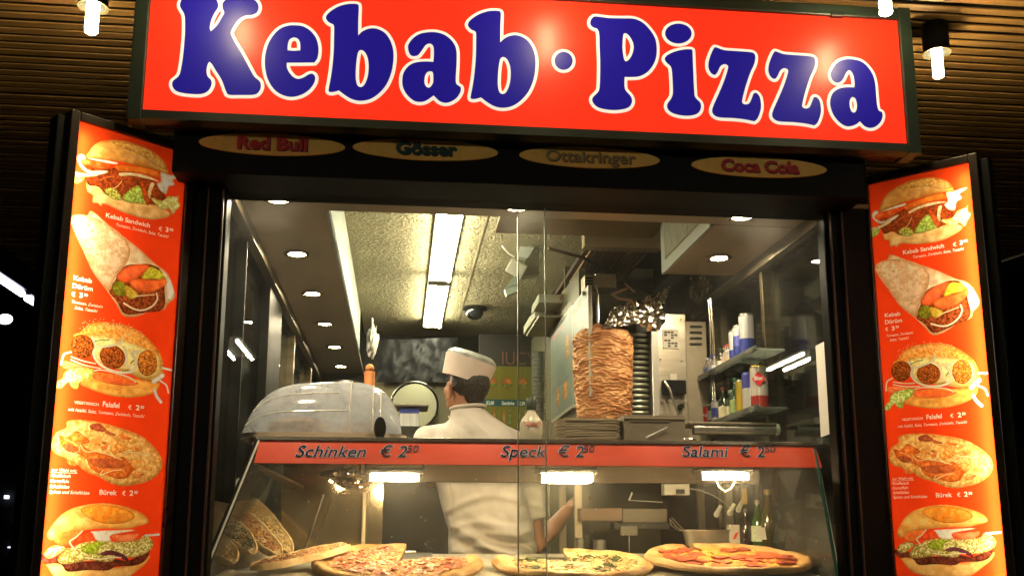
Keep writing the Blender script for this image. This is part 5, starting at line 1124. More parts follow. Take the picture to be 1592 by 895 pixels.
# =================================================================== SHELVES WITH DRINKS
XS = 1.345
def shelf_pt(px, py): return atx(px, py, XS)
u0, u1 = shelf_pt(1088,592), shelf_pt(1164,550); l0, l1 = shelf_pt(1096,668), shelf_pt(1172,634)
SHG = pane_mat('shelf_green_glass', tint=(.6,.72,.66), haze=.08, rough=.02)
shelf = thing('drinks_shelf', 'two tier glass shelf full of small bottles and cans on the right window', 'shelf', (GX1-.06, 3.9, (u0.z+l0.z)/2))
zu = (u0.z+u1.z)/2; zl = (l0.z+l1.z)/2
for z in (zu, zl):
    bm = B(); box(bm, XS-.02, GX1-.015, 3.60, u0.y+.05, z-.008, z, bev=.001); obj('glass_board', bm, SHG, shelf)
    bm = B(); box(bm, XS-.022, XS-.019, 3.60, u0.y+.05, z-.010, z+.012); obj('front_lip', bm, SHG, shelf)
CH = mat('chrome_post', (.8,.72,.6), .12, 1)
for y_ in (atx(1106,560,XS+.03).y, atx(1116,560,XS+.05).y): bm = B(); cyl(bm, (XS+.03, y_, zl-.03), (XS+.03, y_, ZS-.06), .005, n=10); obj('support_rod', bm, CH, shelf)
def can(y, z, r, h, c1, c2, c3, lab, band=(.35,.75), name='drink_can', txt=None, tcol=None, top=(.6,.6,.58)):
    t = thing(name, lab, 'can', (XS+.02, y, z), 'cans and bottles on the drinks shelf')
    mA = mat('can_%s' % str(c1), c1, .25, .5); mB = mat('can_%s' % str(c2), c2, .25, .4); mC = mat('can_%s' % str(c3), c3, .25, .4); mT = mat('can_%s' % str(top), top, .2, .9)
    for nm, a_, b_, m_ in (('base_band', .03, band[0], mA), ('label_band', band[0], band[1], mB), ('top_band', band[1], .93, mC)):
        bm = B(); lathe(bm, [(r, h*a_), (r, h*b_)], n=20); obj(nm, bm, m_, t, True, local=True)
    bm = B(); lathe(bm, [(0,0),(r*.85,0),(r, h*.03)], n=20); lathe(bm, [(r, h*.93),(r*.88,h*.975),(r*.9,h),(r*.82,h*.985),(0,h*.985)], n=20); obj('metal_ends', bm, mT, t, True, local=True)
    if txt:
        text('lettering', txt, r*.62, tcol if txt != 'Bier' else WHITEM, t, (XS+.02-.36*(r+.002), y-.93*(r+.002), z+h*(.52 if txt == 'Cola' else .64)), (.93,-.36,0), bold=.03, extrude=.001)
    return t
def bottle(y, z, r, h, gc, cap, lab, label=None, loc_x=None, name='drink_bottle', cat='bottle', grp='cans and bottles on the drinks shelf', neck=.62):
    t = thing(name, lab, cat, (loc_x if loc_x is not None else XS+.02, y, z), grp)
    m_ = mat('glass_%s' % str(gc), gc, .08, 0, coat=.6)
    bm = B(); lathe(bm, [(0,0),(r*.95,0),(r,h*.02),(r,h*neck*.88),(r*.8,h*neck),(r*.36,h*(neck+.14)),(r*.33,h*.93),(0,h*.93)], n=20); obj('glass_body', bm, m_, t, True, local=True)
    bm = B(); lathe(bm, [(r*.40,h*.90),(r*.42,h*.91),(r*.42,h*.985),(r*.36,h),(0,h)], n=16); obj('cap', bm, mat('cap_%s' % str(cap), cap, .35, .3), t, True, local=True)
    if label: bm = B(); lathe(bm, [(r*1.015,h*.12),(r*1.015,h*neck*.72)], n=20); obj('paper_label', bm, mat('lab_%s' % str(label), label, .6, var=.25, vs=60), t, True, local=True)
    return t
Y_ = lambda px, py: atx(px, py, XS+.02).y
SIL = (.55,.55,.56); BLU = (.04,.06,.32)
can(Y_(1162,545), zu, .030, .178, BLU, SIL, SIL, 'large silver and blue drink can, nearest on the upper glass shelf', (.42,.6))
can(Y_(1152,545)+.02, zu, .024, .150, BLU, (.10,.12,.45), SIL, 'narrow blue drink can between two silver ones on the upper shelf', (.42,.7))
can(Y_(1143,552), zu, .024, .142, BLU, SIL, SIL, 'slim silver and blue can beside the red capped miniatures', (.40,.6))
mini = [(1137,555,(.35,.05,.04),'red capped miniature bottle next to the slim silver can',(.6,.5,.4)),(1133,558,(.4,.06,.04),'second red capped miniature bottle on the upper shelf',(.55,.35,.25)),(1129,560,(.35,.04,.04),'third red capped miniature bottle beside the black labelled one',(.6,.45,.35)),(1121,566,(.02,.05,.04),'black miniature bottle with a pale rounded label',(.6,.55,.45)),(1111,572,(.05,.06,.3),'blue capped miniature bottle with white label',(.6,.6,.6)),(1105,576,(.05,.06,.3),'second blue capped miniature bottle with blue label',(.15,.2,.5)),(1101,580,(.7,.7,.7),'white capped clear miniature bottle with dark label',(.1,.1,.2)),(1097,583,(.7,.7,.7),'second white capped clear miniature bottle',(.4,.4,.45)),(1093,587,(.7,.7,.7),'last white capped clear miniature bottle at the far end of the shelf',(.3,.35,.5))]
for px_, py_, cp, lb_, lc in mini: bottle(Y_(px_,py_), zu, .019, .100 if px_ > 1115 else .092, (.04,.03,.02) if px_ in (1121,) else (.22,.2,.18), cp, lb_, lc)
can(Y_(1182,634), zl, .034, .172, (.45,.05,.04), (.62,.58,.50), (.62,.58,.50), 'big white beer can with red diamond emblem, nearest on the lower shelf', (.30,.62), top=(.6,.42,.12), txt='Bier', tcol=PR)
bm = B(); nd = Vector((-.36,-.93,0)); xd = Vector((.93,-.36,0)); cc = Vector((XS+.02, Y_(1182,634), zl+.115))+nd*.031; slab(bm, [cc+xd*.026+nd*.004, cc+Vector((0,0,.030))+nd*.004, cc-xd*.026+nd*.004, cc-Vector((0,0,.030))+nd*.004], nd*.0012); 
o_ = obj('emblem', bm, PR, [o for o in bpy.data.objects if o.name.startswith('drink_can') and o.get('label','').startswith('big white')][0])
can(Y_(1168,641), zl, .032, .160, (.62,.6,.55), (.62,.6,.55), (.07,.08,.35), 'white beer can with blue top and round blue emblem on the lower shelf', (.30,.60), top=(.1,.12,.45))
can(Y_(1156,644), zl, .028, .145, (.65,.45,.04), (.65,.45,.04), (.5,.4,.05), 'plain yellow can behind the blue topped beer can', (.3,.6))
bottle(Y_(1146,650), zl, .028, .165, (.015,.05,.02), (.03,.12,.05), 'green bottle behind the yellow can', (.25,.35,.12))
bottle(Y_(1138,655), zl, .024, .125, (.02,.035,.02), (.5,.5,.45), 'short dark bottle with cream label, right of the red capped beer bottle', (.62,.55,.35))
bottle(Y_(1127,660), zl, .026, .150, (.02,.03,.015), (.25,.04,.03), 'dark green beer bottle with red cap and cream label', (.66,.6,.38))
can(Y_(1116,664), zl, .025, .105, (.5,.5,.45), (.05,.07,.3), SIL, 'short silver can with round blue emblem on the lower shelf', (.3,.7))
can(Y_(1108,667), zl, .022, .100, (.08,.08,.12), (.3,.3,.3), (.05,.05,.06), 'small dark can between the red cola can and the silver one', (.3,.7))
can(Y_(1100,670), zl, .024, .105, (.55,.04,.03), (.55,.04,.03), (.55,.04,.03), 'red cola can with white script at the far end of the lower shelf', (.3,.7), txt='Cola', tcol=WHITEM)
for i_, (px_, z_, cc_, lb_) in enumerate(((1156,zu,(.35,.05,.04),'dark bottle with red cap standing behind the big silver can'),(1140,zu,(.05,.06,.3),'blue capped bottle in the back row of the upper shelf'),(1126,zu,(.5,.4,.1),'gold capped bottle in the back row of the upper shelf'),(1176,zl,(.5,.42,.1),'gold capped dark bottle in the back row of the lower shelf'),(1160,zl,(.4,.05,.04),'red capped dark bottle in the back row of the lower shelf'),(1132,zl,(.1,.25,.1),'green capped bottle in the back row of the lower shelf'))):
    bottle(atx(px_, 560, XS+.06).y, z_, .021, (.16,.13,.12,.17,.16,.14)[i_], (.02,.02,.018), cc_, lb_, (.4,.36,.28) if i_ % 2 else None, loc_x=XS+.064)
# white paper sheet taped to the right window
p0, p1 = atx(1264,530,GX1-.02), atx(1290,530,GX1-.02); z0_, z1_ = atx(1285,676,GX1-.02).z, atx(1285,528,GX1-.02).z
bm = B(); slab(bm, [(GX1-.012, p0.y, z0_), (GX1-.012, min(p1.y,p0.y)-.02, z0_+.008), (GX1-.012, min(p1.y,p0.y)-.02, z1_+.004), (GX1-.012, p0.y, z1_)], (.0015,0,0)); tag(obj('paper_sheet', bm, mat('white_paper', (.62,.58,.52), .8)), 'blank white paper sheet taped inside the right window edge', 'paper')

# =================================================================== BACK OF THE KITCHEN
# round drum lid and blue-white box
q_ = at(645, 625, 6.05); dl = thing('round_mirror', 'round dull mirror in a black ring behind the cook', 'mirror', (q_.x, 6.2, q_.z)); rr = .142
bm = B(); n = 40; slab(bm, [(rr*math.cos(2*math.pi*i/n), 0, rr*math.sin(2*math.pi*i/n)) for i in range(n)], (0,.01,0)); obj('disc', bm, mat('olive_mirror', (.42,.42,.30), .25, .6, var=.1, vs=3), dl, local=True)
bm = B(); tube(bm, [(rr*math.cos(2*math.pi*i/n), 0, rr*math.sin(2*math.pi*i/n)) for i in range(n+1)], .006, 8); obj('ring', bm, BLACK, dl, True, local=True)
bm = B(); tube(bm, [(rr*1.06*math.cos(2*math.pi*i/n), .004, rr*1.06*math.sin(2*math.pi*i/n)) for i in range(n+1)], .003, 6); obj('outer_ring', bm, STEEL, dl, True, local=True)
bx_ = thing('paper_box', 'white box with blue top under a dark tray, left of the cook', 'box', at(636,645,5.2))
a, b = at(621,664,5.2), at(651,638,5.2)
bm = B(); box(bm, a.x, b.x, 5.2, 5.35, a.z, b.z, bev=.003); obj('carton', bm, mat('ribbed_white', (.6,.6,.6), .6, var=.25, vs=60, stretch=(1,1,.02)), bx_)
bm = B(); box(bm, a.x-.002, b.x+.002, 5.195, 5.352, b.z-.012, b.z+.012, bev=.002); obj('blue_flap', bm, mat('flap_blue', (.03,.06,.42), .5), bx_)
bm = B(); box(bm, a.x-.03, b.x+.05, 5.17, 5.40, b.z+.018, b.z+.030, bev=.004); tag(obj('dark_tray', bm, mat('tray_brown', (.12,.09,.06), .4)), 'flat dark brown tray lying on the blue and white box', 'tray')
bm = B(); box(bm, -.26, at(702,700,5.1).x, 5.1, 5.6, FL, a.z-.003); tag(obj('side_cabinet', bm, DARK), 'dark cabinet under the blue and white box', 'cabinet')
# yellow picture menu on the back wall
def yellow_print():
    im = np.zeros((380, 560, 3)); im[:] = (96, 92, 22)
    for i in range(4): im[:, i*140:(i*140+6)] = (90,110,40)
    im[205:245] = (14, 66, 74)
    for i in range(4):
        cx_ = 70+i*140; T_ = [(cx_+48*math.cos(a), 105+34*math.sin(a)) for a in np.arange(12)*2*math.pi/12]
        paint_poly(im, T_, (150,95,30), (120,55,18), .4, 12); paint_poly(im, [(x_, 118+(y__-105)*.3) for x_, y__ in T_], (90,60,30), (60,120,30), .7, 6)
        for j in range(2):
            x_ = cx_-28+j*52; paint_poly(im, [(x_-12,360),(x_+12,360),(x_+12,300),(x_+5,280),(x_+5,262),(x_-5,262),(x_-5,280),(x_-12,300)], [(40,85,32),(130,75,25),(70,90,38),(110,100,36)][(i+j) % 4], (150,150,120), .3, 8)
        paint_text(im, ('€2,00','Getränke','€2,50','€2,00')[i], cx_-50, 237, 30, (230,230,220), align='LEFT', bold=.01)
    return to_image('yellow_menu', im)
YM_ = 6.1; a, b = at(752,665,YM_), at(848,570,YM_); ym = thing('picture_menu', 'dim yellow picture menu with burgers and drinks behind the cook', 'menu board', (a.x, YM_, a.z))
quad_uv('print', [(a.x,YM_,a.z),(b.x,YM_,a.z),(b.x,YM_,b.z),(a.x,YM_,b.z)], image_mat('yellow_menu', yellow_print(), 'paint', .3), ym)
bm = B(); box(bm, a.x-.01, b.x+.01, YM_+.001, YM_+.05, a.z-.01, b.z+.01); obj('board', bm, DARK, ym)
bm = B(); box(bm, at(745,570,6.12).x, at(852,570,6.12).x, 6.12, 6.16, b.z+.012, at(800,520,6.12).z); sg = obj('dark_header', bm, mat('header_dark', (.012,.011,.009), .5), ym)
text('lettering', 'JUCY', .12, mat('header_ink', (.12,.05,.03), .6), sg, at(806,567,6.11), sx=.8)
# wrinkled film at the back
FILM = mat('grey_film', (.006,.007,.010), .34, .0, bump=.5, bs=6, spec=.25)
foil_sheet('plastic_film', at(585,594,6.24), at(705,594,6.24), at(712,524,6.24), at(590,528,6.24), 31, None, 24, 12, .012, m=FILM); [setattr(p, 'use_smooth', True) for p in bpy.data.objects['plastic_film'].data.polygons]; tag(bpy.data.objects['plastic_film'], 'wrinkled dark plastic film reflecting the tube light at the back', 'film')
# plastic bag hanging at the left soffit
BAG = mat('white_bag', (.66,.66,.62), .4, var=.08, vs=8, bump=.5, bs=18); q_ = at(579, 532, 5.6)
bm = B(); M = None; crumple(bm, q_, .03, .10, .085, 3, 17); tube(bm, [q_+Vector((0,0,.06)), q_+Vector((-.005,0,.14))], .006); bgo = tag(obj('plastic_bag', bm, BAG, None, True), 'white plastic bag hanging from the edge of the left soffit', 'bag')
bm = B(); q2 = at(575, 572, 5.6); ball(bm, q2, .03, s=(.8,1.2,.8)); lathe(bm, [(.028,-.12),(.03,-.02)], q2, 14); tag(obj('orange_bundle', bm, mat('orange_cloth', (.5,.16,.04), .6, var=.3, vs=12), None, True), 'orange bundle hanging under the white plastic bag', 'bundle')
# counters and things seen through the case
KD = mat('kitchen_dark', (.035,.033,.028), .4, .4, var=.4, vs=4)
bm = B(); box(bm, GX0+.02, .0, 4.6, 6.2, FL, 1.22); tag(obj('left_counter', bm, KD), 'dark low counter at the left behind the case', 'counter')
bm = B(); box(bm, .62, GX1-.02, 4.15, 6.2, FL, 1.30); tag(obj('right_counter', bm, KD), 'dark counter carrying the kebab grill', 'counter')
bm = B(); box(bm, .70, GX1-.02, 4.16, 4.66, mbot-.075, mbot-.055, bev=.004); gs = tag(obj('grill_table', bm, STEELD), 'steel table top under the kebab grill and spit', 'table')
bm = B()
for x_ in (.73, 1.38): box(bm, x_, x_+.03, 4.2, 4.23, 1.30, mbot-.076); box(bm, x_, x_+.03, 4.6, 4.63, 1.30, mbot-.076)
obj('table_leg', bm, STEELD, gs)
def pbox(name, lab, cat, x0, x1, y0, y1, Y, d, m, bev=.003):
    a = at(x0, y1, Y); b = at(x1, y0, Y); bm = B(); box(bm, a.x, b.x, Y, Y+d, a.z, b.z, bev=bev); return tag(obj(name, bm, m), lab, cat)
pbox('drawer_front', 'reddish steel drawer front behind the glare of the middle heat lamp', 'drawer', 903, 967, 789, 809, 4.12, .10, mat('warm_steel', (.15,.09,.05), .4, .3))
pbox('drawer_front', 'dark steel shelf front right of the reddish drawer', 'drawer', 968, 1037, 790, 812, 4.13, .10, mat('dark_brown_steel', (.10,.085,.06), .4, .4))  # darker, browner steel than the drawer beside it
pbox('dark_rack', 'long dark rack behind the salami pizza', 'rack', 955, 1040, 812, 822, 4.14, .08, DARK)
cu_ = pbox('control_box', 'white control box with a small display under the case top', 'box', 1033, 1072, 748, 769, 4.05, .05, CREAM)
a = at(1051,767,4.048); b = at(1064,760,4.048); bm = B(); box(bm, a.x, b.x, 4.044, 4.049, a.z, b.z); obj('display', bm, DARK, cu_)
sgn = pbox('small_card', 'small grey card on a wire stand behind the spinach pizza', 'card', 965, 991, 817, 832, 4.1, .003, mat('grey_card', (.2,.18,.14), .6)); a = at(978,832,4.1); bm = B(); cyl(bm, a, a+Vector((0,0,-.08)), .002, n=6); obj('wire', bm, STEEL, sgn)
for i, (x_, y0, y1, w_) in enumerate(((902,835,858,14),(933,838,858,20))):
    q_ = at(x_, y1, 4.05); r_ = w_/2*4.05/1566*1.05; h_ = at(x_, y0, 4.05).z-q_.z; bm = B(); lathe(bm, [(0,0),(r_,0),(r_,h_-.003),(r_*1.06,h_),(r_*.93,h_),(r_*.93,.01),(0,.01)], q_, 20)
    tag(obj('cooking_pot', bm, STEEL, None, True), ('narrow', 'wide')[i]+' little steel pot behind the spinach pizza', 'pot', 'small steel pots')
bm = B(); box(bm, .35, GX1-.02, 4.0, 4.14, FL, at(930,860,4.05).z-.001); tag(obj('pot_ledge', bm, KD), 'dark ledge behind the tray', 'ledge')
# steel container with tongs
q_ = at(1100, 848, 3.93); ct = thing('steel_container', 'steel gastronorm container with tongs behind the salami pizza', 'container', q_)
hwx = (at(1138,825,3.93).x-at(1056,825,3.93).x)/2; hz_ = at(1100,825,3.93).z-q_.z
bm = B(); lathe(bm, [(0,0),(.8,0),(.92,1),(1.06,1.0),(1.06,1.08),(.98,1.06),(.9,1.02)], n=36); bmesh.ops.scale(bm, vec=(hwx, .065, hz_), verts=bm.verts); obj('bowl', bm, mat('soft_steel', (.6,.52,.42), .3, .8), ct, True, local=True)
bm = B(); tube(bm, [at(1062,824,3.9), at(1052,818,3.9), at(1041,805,3.9), at(1044,803,3.9), at(1052,812,3.9), at(1064,823,3.9)], .0022, 6); tube(bm, [at(1056,824,3.92), at(1044,816,3.92), at(1041,806,3.92)], .0018, 6); tag(obj('tongs', bm, CH, None, True), 'bright wire tongs resting on the steel container rim', 'tongs')
bottle(3.86, at(1182,850,3.86).z, .027, at(1182,776,3.86).z-at(1182,850,3.86).z, (.03,.08,.02), (.35,.35,.3), 'green glass bottle with round white green label behind the salami pizza', (.55,.62,.45), loc_x=at(1180,850,3.86).x, grp='oil and vinegar bottles')
oil = bottle(3.84, at(1198,850,3.84).z, .034, at(1198,760,3.84).z-at(1198,850,3.84).z, (.05,.05,.006), (.25,.18,.05), 'yellow green oil bottle with a hanging white tag', None, loc_x=at(1197,850,3.84).x, grp='oil and vinegar bottles')
a = at(1183,838,3.80); b = at(1190,820,3.80); bm = B(); slab(bm, [at(1180,838,3.79), at(1192,838,3.79), at(1189,819,3.79), at(1178,820,3.79)], (0,.0015,0)); tg = obj('tag', bm, mat('white_paper', ()), oil)
bottle(3.88, at(1163,850,3.88).z, .020, at(1163,790,3.88).z-at(1163,850,3.88).z, (.03,.02,.02), (.1,.1,.1), 'slim dark bottle left of the green one behind the salami pizza', None, loc_x=at(1161,850,3.88).x, grp='oil and vinegar bottles')
pk = pbox('napkin_pack', 'white and red packet standing left of the bottles', 'packet', 1136, 1150, 815, 846, 3.88, .04, mat('packet_white', (.55,.5,.42), .6)); 
a = at(1139,838,3.878); b = at(1148,826,3.878); bm = B(); slab(bm, [a, a+Vector((.014,0,.004)), b, b-Vector((.014,0,.006))], (0,-.001,0)); obj('red_print', bm, PR, pk)
bm = B(); box(bm, at(1153.5,770,3.95).x, at(1162,770,3.95).x, 3.95, 3.965, at(1158,783,3.95).z, at(1158,758,3.95).z, bev=.004); tag(obj('knife_handle', bm, mat('handle_yellow', (.42,.27,.06), .5)), 'yellow brown knife handle hanging behind the bottles', 'knife')
for i, (x_, y_) in enumerate(((1116,794),(1137,791),(1150,786))):
    q_ = at(x_, y_, 4.0); bm = B(); cyl(bm, q_+Vector((-.006,0,-.012)), q_+Vector((.014,0,.022)), .011, .008, n=14); ball(bm, q_+Vector((-.007,-.004,-.014)), .0125, s=(1,.5,1)); tag(obj('pipe_fitting', bm, CREAM, None, True), ('left', 'middle', 'right')[i]+' white pipe fitting on the dark rear wall above the container', 'fitting', 'white pipe fittings')
bm = B(); tube(bm, [at(x_,y_,4.02) for x_,y_ in ((1073,759),(1090,762),(1110,770),(1125,780),(1137,792))], .0022, 6); tag(obj('grey_hose', bm, mat('hose_grey', (.35,.33,.3), .4), None, True), 'thin grey hose arching from the control box to the fittings', 'hose')
bm = B(); cyl(bm, at(978,777,4.1), at(983,765,4.1), .004, n=8); cyl(bm, at(978,777,4.1), at(1030,780,4.1), .0016, n=6); tag(obj('tap_lever', bm, CREAM), 'short white lever on a thin bar behind the case', 'lever')
bm = B(); box(bm, at(556,866,3.95).x, at(646,866,3.95).x, 3.84, 3.95, ZK+.004, ZK+.012, bev=.002); tag(obj('steel_sheet', bm, mat('soft_steel', ())), 'flat steel sheet lying behind the ham pizza', 'sheet')
# =================================================================== THE COOK
YC = 4.36
SKIN = mat('skin', (.42,.20,.11), .5, var=.08, vs=12, coat=0); HAIR = mat('black_hair', (.018,.012,.009), .45, var=.4, vs=60, stretch=(1,1,.2), bump=.7, bs=140)
SHIRT = mat('white_cotton', (.62,.56,.50), .85, var=.05, vs=6, bump=.5, bs=9)
def P_(x, y, dy=0): return at(x, y, YC+dy)
sh = P_(742, 690); hd = P_(724, 600)
person = thing('person', 'cook in a white shirt seen from behind, head turned left', 'person', (sh.x, YC, FL))
def loft(bm, rings, n=20):
    """rings: (centre, rx, ry, tilt)"""
    rs = []
    for c, rx, ry, *rest in rings:
        c = Vector(c); ax = rest[0] if rest else Vector((0,0,1)); ax = ax.normalized(); x = Vector((0,1,0)).cross(ax); x = x.normalized() if x.length > .1 else Vector((1,0,0)); y = ax.cross(x)
        rs.append([bm.verts.new(c + x*rx*math.copysign(abs(math.cos(t))**.9, math.cos(t)) + y*ry*math.copysign(abs(math.sin(t))**.9, math.sin(t))) for t in [2*math.pi*i/n for i in range(n)]])
    for a, b in zip(rs[:-1], rs[1:]):
        for i in range(n): j = (i+1) % n; bm.faces.new((a[i], a[j], b[j], b[i]))
    bm.faces.new(rs[0][::-1]); bm.faces.new(rs[-1]); return bm
def limb(bm, pts, rad, n=16):
    rs = [Vector(p) for p in pts]; return tube(bm, rs, rad, n)
def fuse(name, bm, m, parent, vox, sm=8, disp=None):
    o = obj(name, bm, m, parent); r = o.modifiers.new('r', 'REMESH'); r.mode = 'VOXEL'; r.voxel_size = vox
    s = o.modifiers.new('s', 'SMOOTH'); s.iterations = sm; s.factor = .6
    if disp:
        tx = bpy.data.textures.new('folds', 'CLOUDS'); tx.noise_scale = disp[1]; d = o.modifiers.new('d', 'DISPLACE'); d.texture = tx; d.strength = disp[0]; d.mid_level = .5
    return baked(o)
shL, shR = P_(668, 684, .02), P_(806, 690, .0); hipc = P_(768, 905); elR = P_(836, 850, .05); haR = P_(893, 780, .22)
wrR = P_(884, 790, .19); nk = P_(722, 628, .0); chest = P_(742, 740); waist = P_(763, 850)
# body: one continuous skin surface
bm = B()
loft(bm, [((hipc.x,YC,hipc.z-.08),.15,.10),((waist.x,YC,waist.z),.135,.085),((chest.x,YC,chest.z),.165,.095),((sh.x,YC,sh.z-.03),.165,.09),((sh.x-.015,YC,nk.z-.055),.062,.06),((nk.x+.01,YC,nk.z-.01),.058,.060),((nk.x,YC-.005,nk.z+.05),.055,.058)])
ball(bm, (hd.x+.012, YC+.005, hd.z+.012), 1, 20, 14, (.083,.100,.112))                     # skull
ball(bm, (hd.x-.030, YC+.055, hd.z-.028), 1, 16, 10, (.052,.058,.070))                     # jaw and cheek, turned left and away
ball(bm, (hd.x-.082, YC+.072, hd.z-.012), 1, 8, 6, (.013,.016,.022))                      # nose
ball(bm, (hd.x-.072, YC+.074, hd.z-.046), 1, 8, 6, (.016,.022,.009)); ball(bm, (hd.x-.066, YC+.076, hd.z-.074), 1, 8, 6, (.018,.022,.016)); ball(bm, (hd.x-.066, YC+.060, hd.z+.020), 1, 8, 6, (.018,.03,.010))
def hand(bm, w, d, s=1):
    d = d.normalized(); sd = Vector((0,0,1)).cross(d).normalized(); upv = d.cross(sd)
    Mx = Matrix(((d.x,sd.x,upv.x),(d.y,sd.y,upv.y),(d.z,sd.z,upv.z)))
    ball(bm, w+d*.045, 1, 12, 8, (.046,.040,.015), M=Mx.to_4x4())
    for i, (o_, l_) in enumerate(((-.028,.062),(-.010,.074),(.010,.069),(.027,.052))):
        b0 = w+d*.078+sd*o_; b1 = b0+d*l_*.45-upv*.008; b2 = b1+d*l_*.32-upv*.018; b3 = b2+d*l_*.12-upv*.022
        tube(bm, [b0, b1, b2, b3], [.0092,.0088,.008,.0066], 8)
    b0 = w+d*.028-sd*.032; tube(bm, [b0, b0+d*.026-sd*.018-upv*.006, b0+d*.052-sd*.020-upv*.016], [.0115,.010,.0078], 8)
limb(bm, [shR+Vector((-.02,0,-.02)), (shR+elR)/2+Vector((.01,.02,0)), elR, (elR+wrR)/2+Vector((0,.01,.0)), wrR], [.058,.050,.043,.038,.028]); hand(bm, wrR, haR-elR)
elL = shL+Vector((-.035,.24,-.10)); wrL = elL+Vector((.05,.24,-.02)); limb(bm, [shL+Vector((.02,0,-.02)), (shL+elL)/2, elL, (elL+wrL)/2, wrL], [.056,.049,.042,.036,.027]); hand(bm, wrL, wrL-elL)
for sx_ in (-1, 1): limb(bm, [(hipc.x+sx_*.085,YC,hipc.z-.05),(hipc.x+sx_*.10,YC+.01,hipc.z-.30),(hipc.x+sx_*.11,YC-.01,FL+.48),(hipc.x+sx_*.115,YC-.02,FL+.30),(hipc.x+sx_*.12,YC,FL+.07)], [.088,.080,.056,.055,.040]); ball(bm, (hipc.x+sx_*.125,YC+.05,FL+.045), 1, 12, 8, (.045,.12,.042))
body = fuse('body', bm, SKIN, person, .0065, 4)
# ear
bm = B(); ear = P_(698.5, 608, -.045); ball(bm, ear+Vector((.004,.010,.0)), 1, 12, 10, (.010,.018,.031)); tube(bm, [ear+Vector((-.002, .017*math.cos(a), .030*math.sin(a))) for a in [(-1.2+4.2*k/12) for k in range(13)]], .0045, 6); obj('ear', bm, SKIN, person, True)
# hair: cap over the back of the skull
bm = B(); ball(bm, (hd.x+.020, YC-.012, hd.z+.016), 1, 28, 18, (.086,.098,.108))
for v in bm.verts:
    l = v.co; 
    if l.z < hd.z-.03: l.z = hd.z-.03+(l.z-hd.z+.03)*.75
ball(bm, (hd.x+.032, YC-.045, hd.z-.045), 1, 16, 10, (.050,.042,.048)); ball(bm, (hd.x-.033, YC-.018, hd.z+.018), 1, 12, 8, (.030,.05,.028)); ball(bm, (hd.x-.054, YC+.0, hd.z-.004), 1, 8, 6, (.010,.016,.030))
hair = fuse('hair', bm, HAIR, person, .005, 5, (.005, .012))
# shirt
bm = B()
loft(bm, [((hipc.x,YC,hipc.z-.10),.19,.15),((waist.x+.005,YC,waist.z-.02),.188,.138),((waist.x-.004,YC,waist.z+.08),.183,.135),((chest.x+.004,YC,chest.z-.02),.188,.138),((chest.x,YC,chest.z+.06),.192,.138),((sh.x-.006,YC,sh.z+.005),.205,.128),((sh.x-.012,YC,sh.z+.055),.165,.115),((sh.x-.012,YC,sh.z+.105),.105,.092),((nk.x+.018,YC,nk.z-.018),.072,.076)], 28)
limb(bm, [shR+Vector((-.06,0,.0)), shR+Vector((-.005,0,-.012)), shR*.6+elR*.4+Vector((.012,.01,0)), shR*.28+elR*.72+Vector((.012,.012,0))], [.075,.078,.064,.058])
limb(bm, [shL+Vector((.07,0,.0)), shL+Vector((.0,.0,-.012)), shL*.5+elL*.5+Vector((-.01,.0,-.01)), shL*.15+elL*.85], [.075,.080,.070,.064])
shirt = fuse('shirt', bm, SHIRT, person, .009, 7, (.022, .16))
for v in shirt.data.vertices:      # soft drag folds above the waist and between the shoulders
    z = v.co.z+FL; x = v.co.x
    fz = lambda q_: 1-2*abs(((q_/6.283) % 1)-.5)*2
    f1 = fz(z*70 + x*16 + math.sin(x*15)*2.2)*math.exp(-((z-(waist.z+.0))/.085)**2)*.030 + fz(x*38 + z*22 + math.sin(z*30))*math.exp(-((z-(sh.z-.10))/.20)**2)*.014
    for c_, sl_, am_ in ((-.045, .0, .016), (.010, .25, .012), (.055, -.35, .010), (.16, .5, .006)):
        zc_ = waist.z + c_ + .045*math.cos((x-.02)*9) + sl_*x*.3; f1 += am_*(math.exp(-((z-zc_)/.013)**2) - .8*math.exp(-((z-zc_+.026)/.015)**2))
    if v.co.y < 0: v.co.y -= f1
bm = B(); tube(bm, [(nk.x+.016+.075*math.cos(a), YC+.078*math.sin(a), nk.z-.014+.006*math.cos(a)) for a in [2*math.pi*k/28 for k in range(29)]], .0075, 8); obj('collar', bm, SHIRT, person, True)
bm = B(); tube(bm, [P_(x_, y_, -.137-.004*abs(x_-745)/60) for x_, y_ in ((700,752),(704,776),(706,800),(704,830))], .0016, 6); obj('shirt_seam', bm, mat('seam_dark', (.42,.34,.27), .9), person, True)  # side seam in a darker tone than the shirt
# shoulder seam on the left back
bm = B(); tube(bm, [P_(697,646,-.100), P_(702,656,-.115), P_(707,668,-.128), P_(711,684,-.134)], .0018, 6); obj('shirt_seam', bm, mat('seam_cotton', (.8,.72,.62), .8), person, True)
bm = B(); box(bm, hipc.x-.17, hipc.x+.17, YC-.10, YC+.10, FL+.45, hipc.z-.02, bev=.05); 
for sx_ in (-1, 1): limb(bm, [(hipc.x+sx_*.09,YC,hipc.z-.05),(hipc.x+sx_*.10,YC,hipc.z-.35),(hipc.x+sx_*.115,YC,FL+.06)], [.11,.10,.075])
fuse('trousers', bm, mat('dark_trousers', (.03,.03,.04), .8), person, .015, 4)
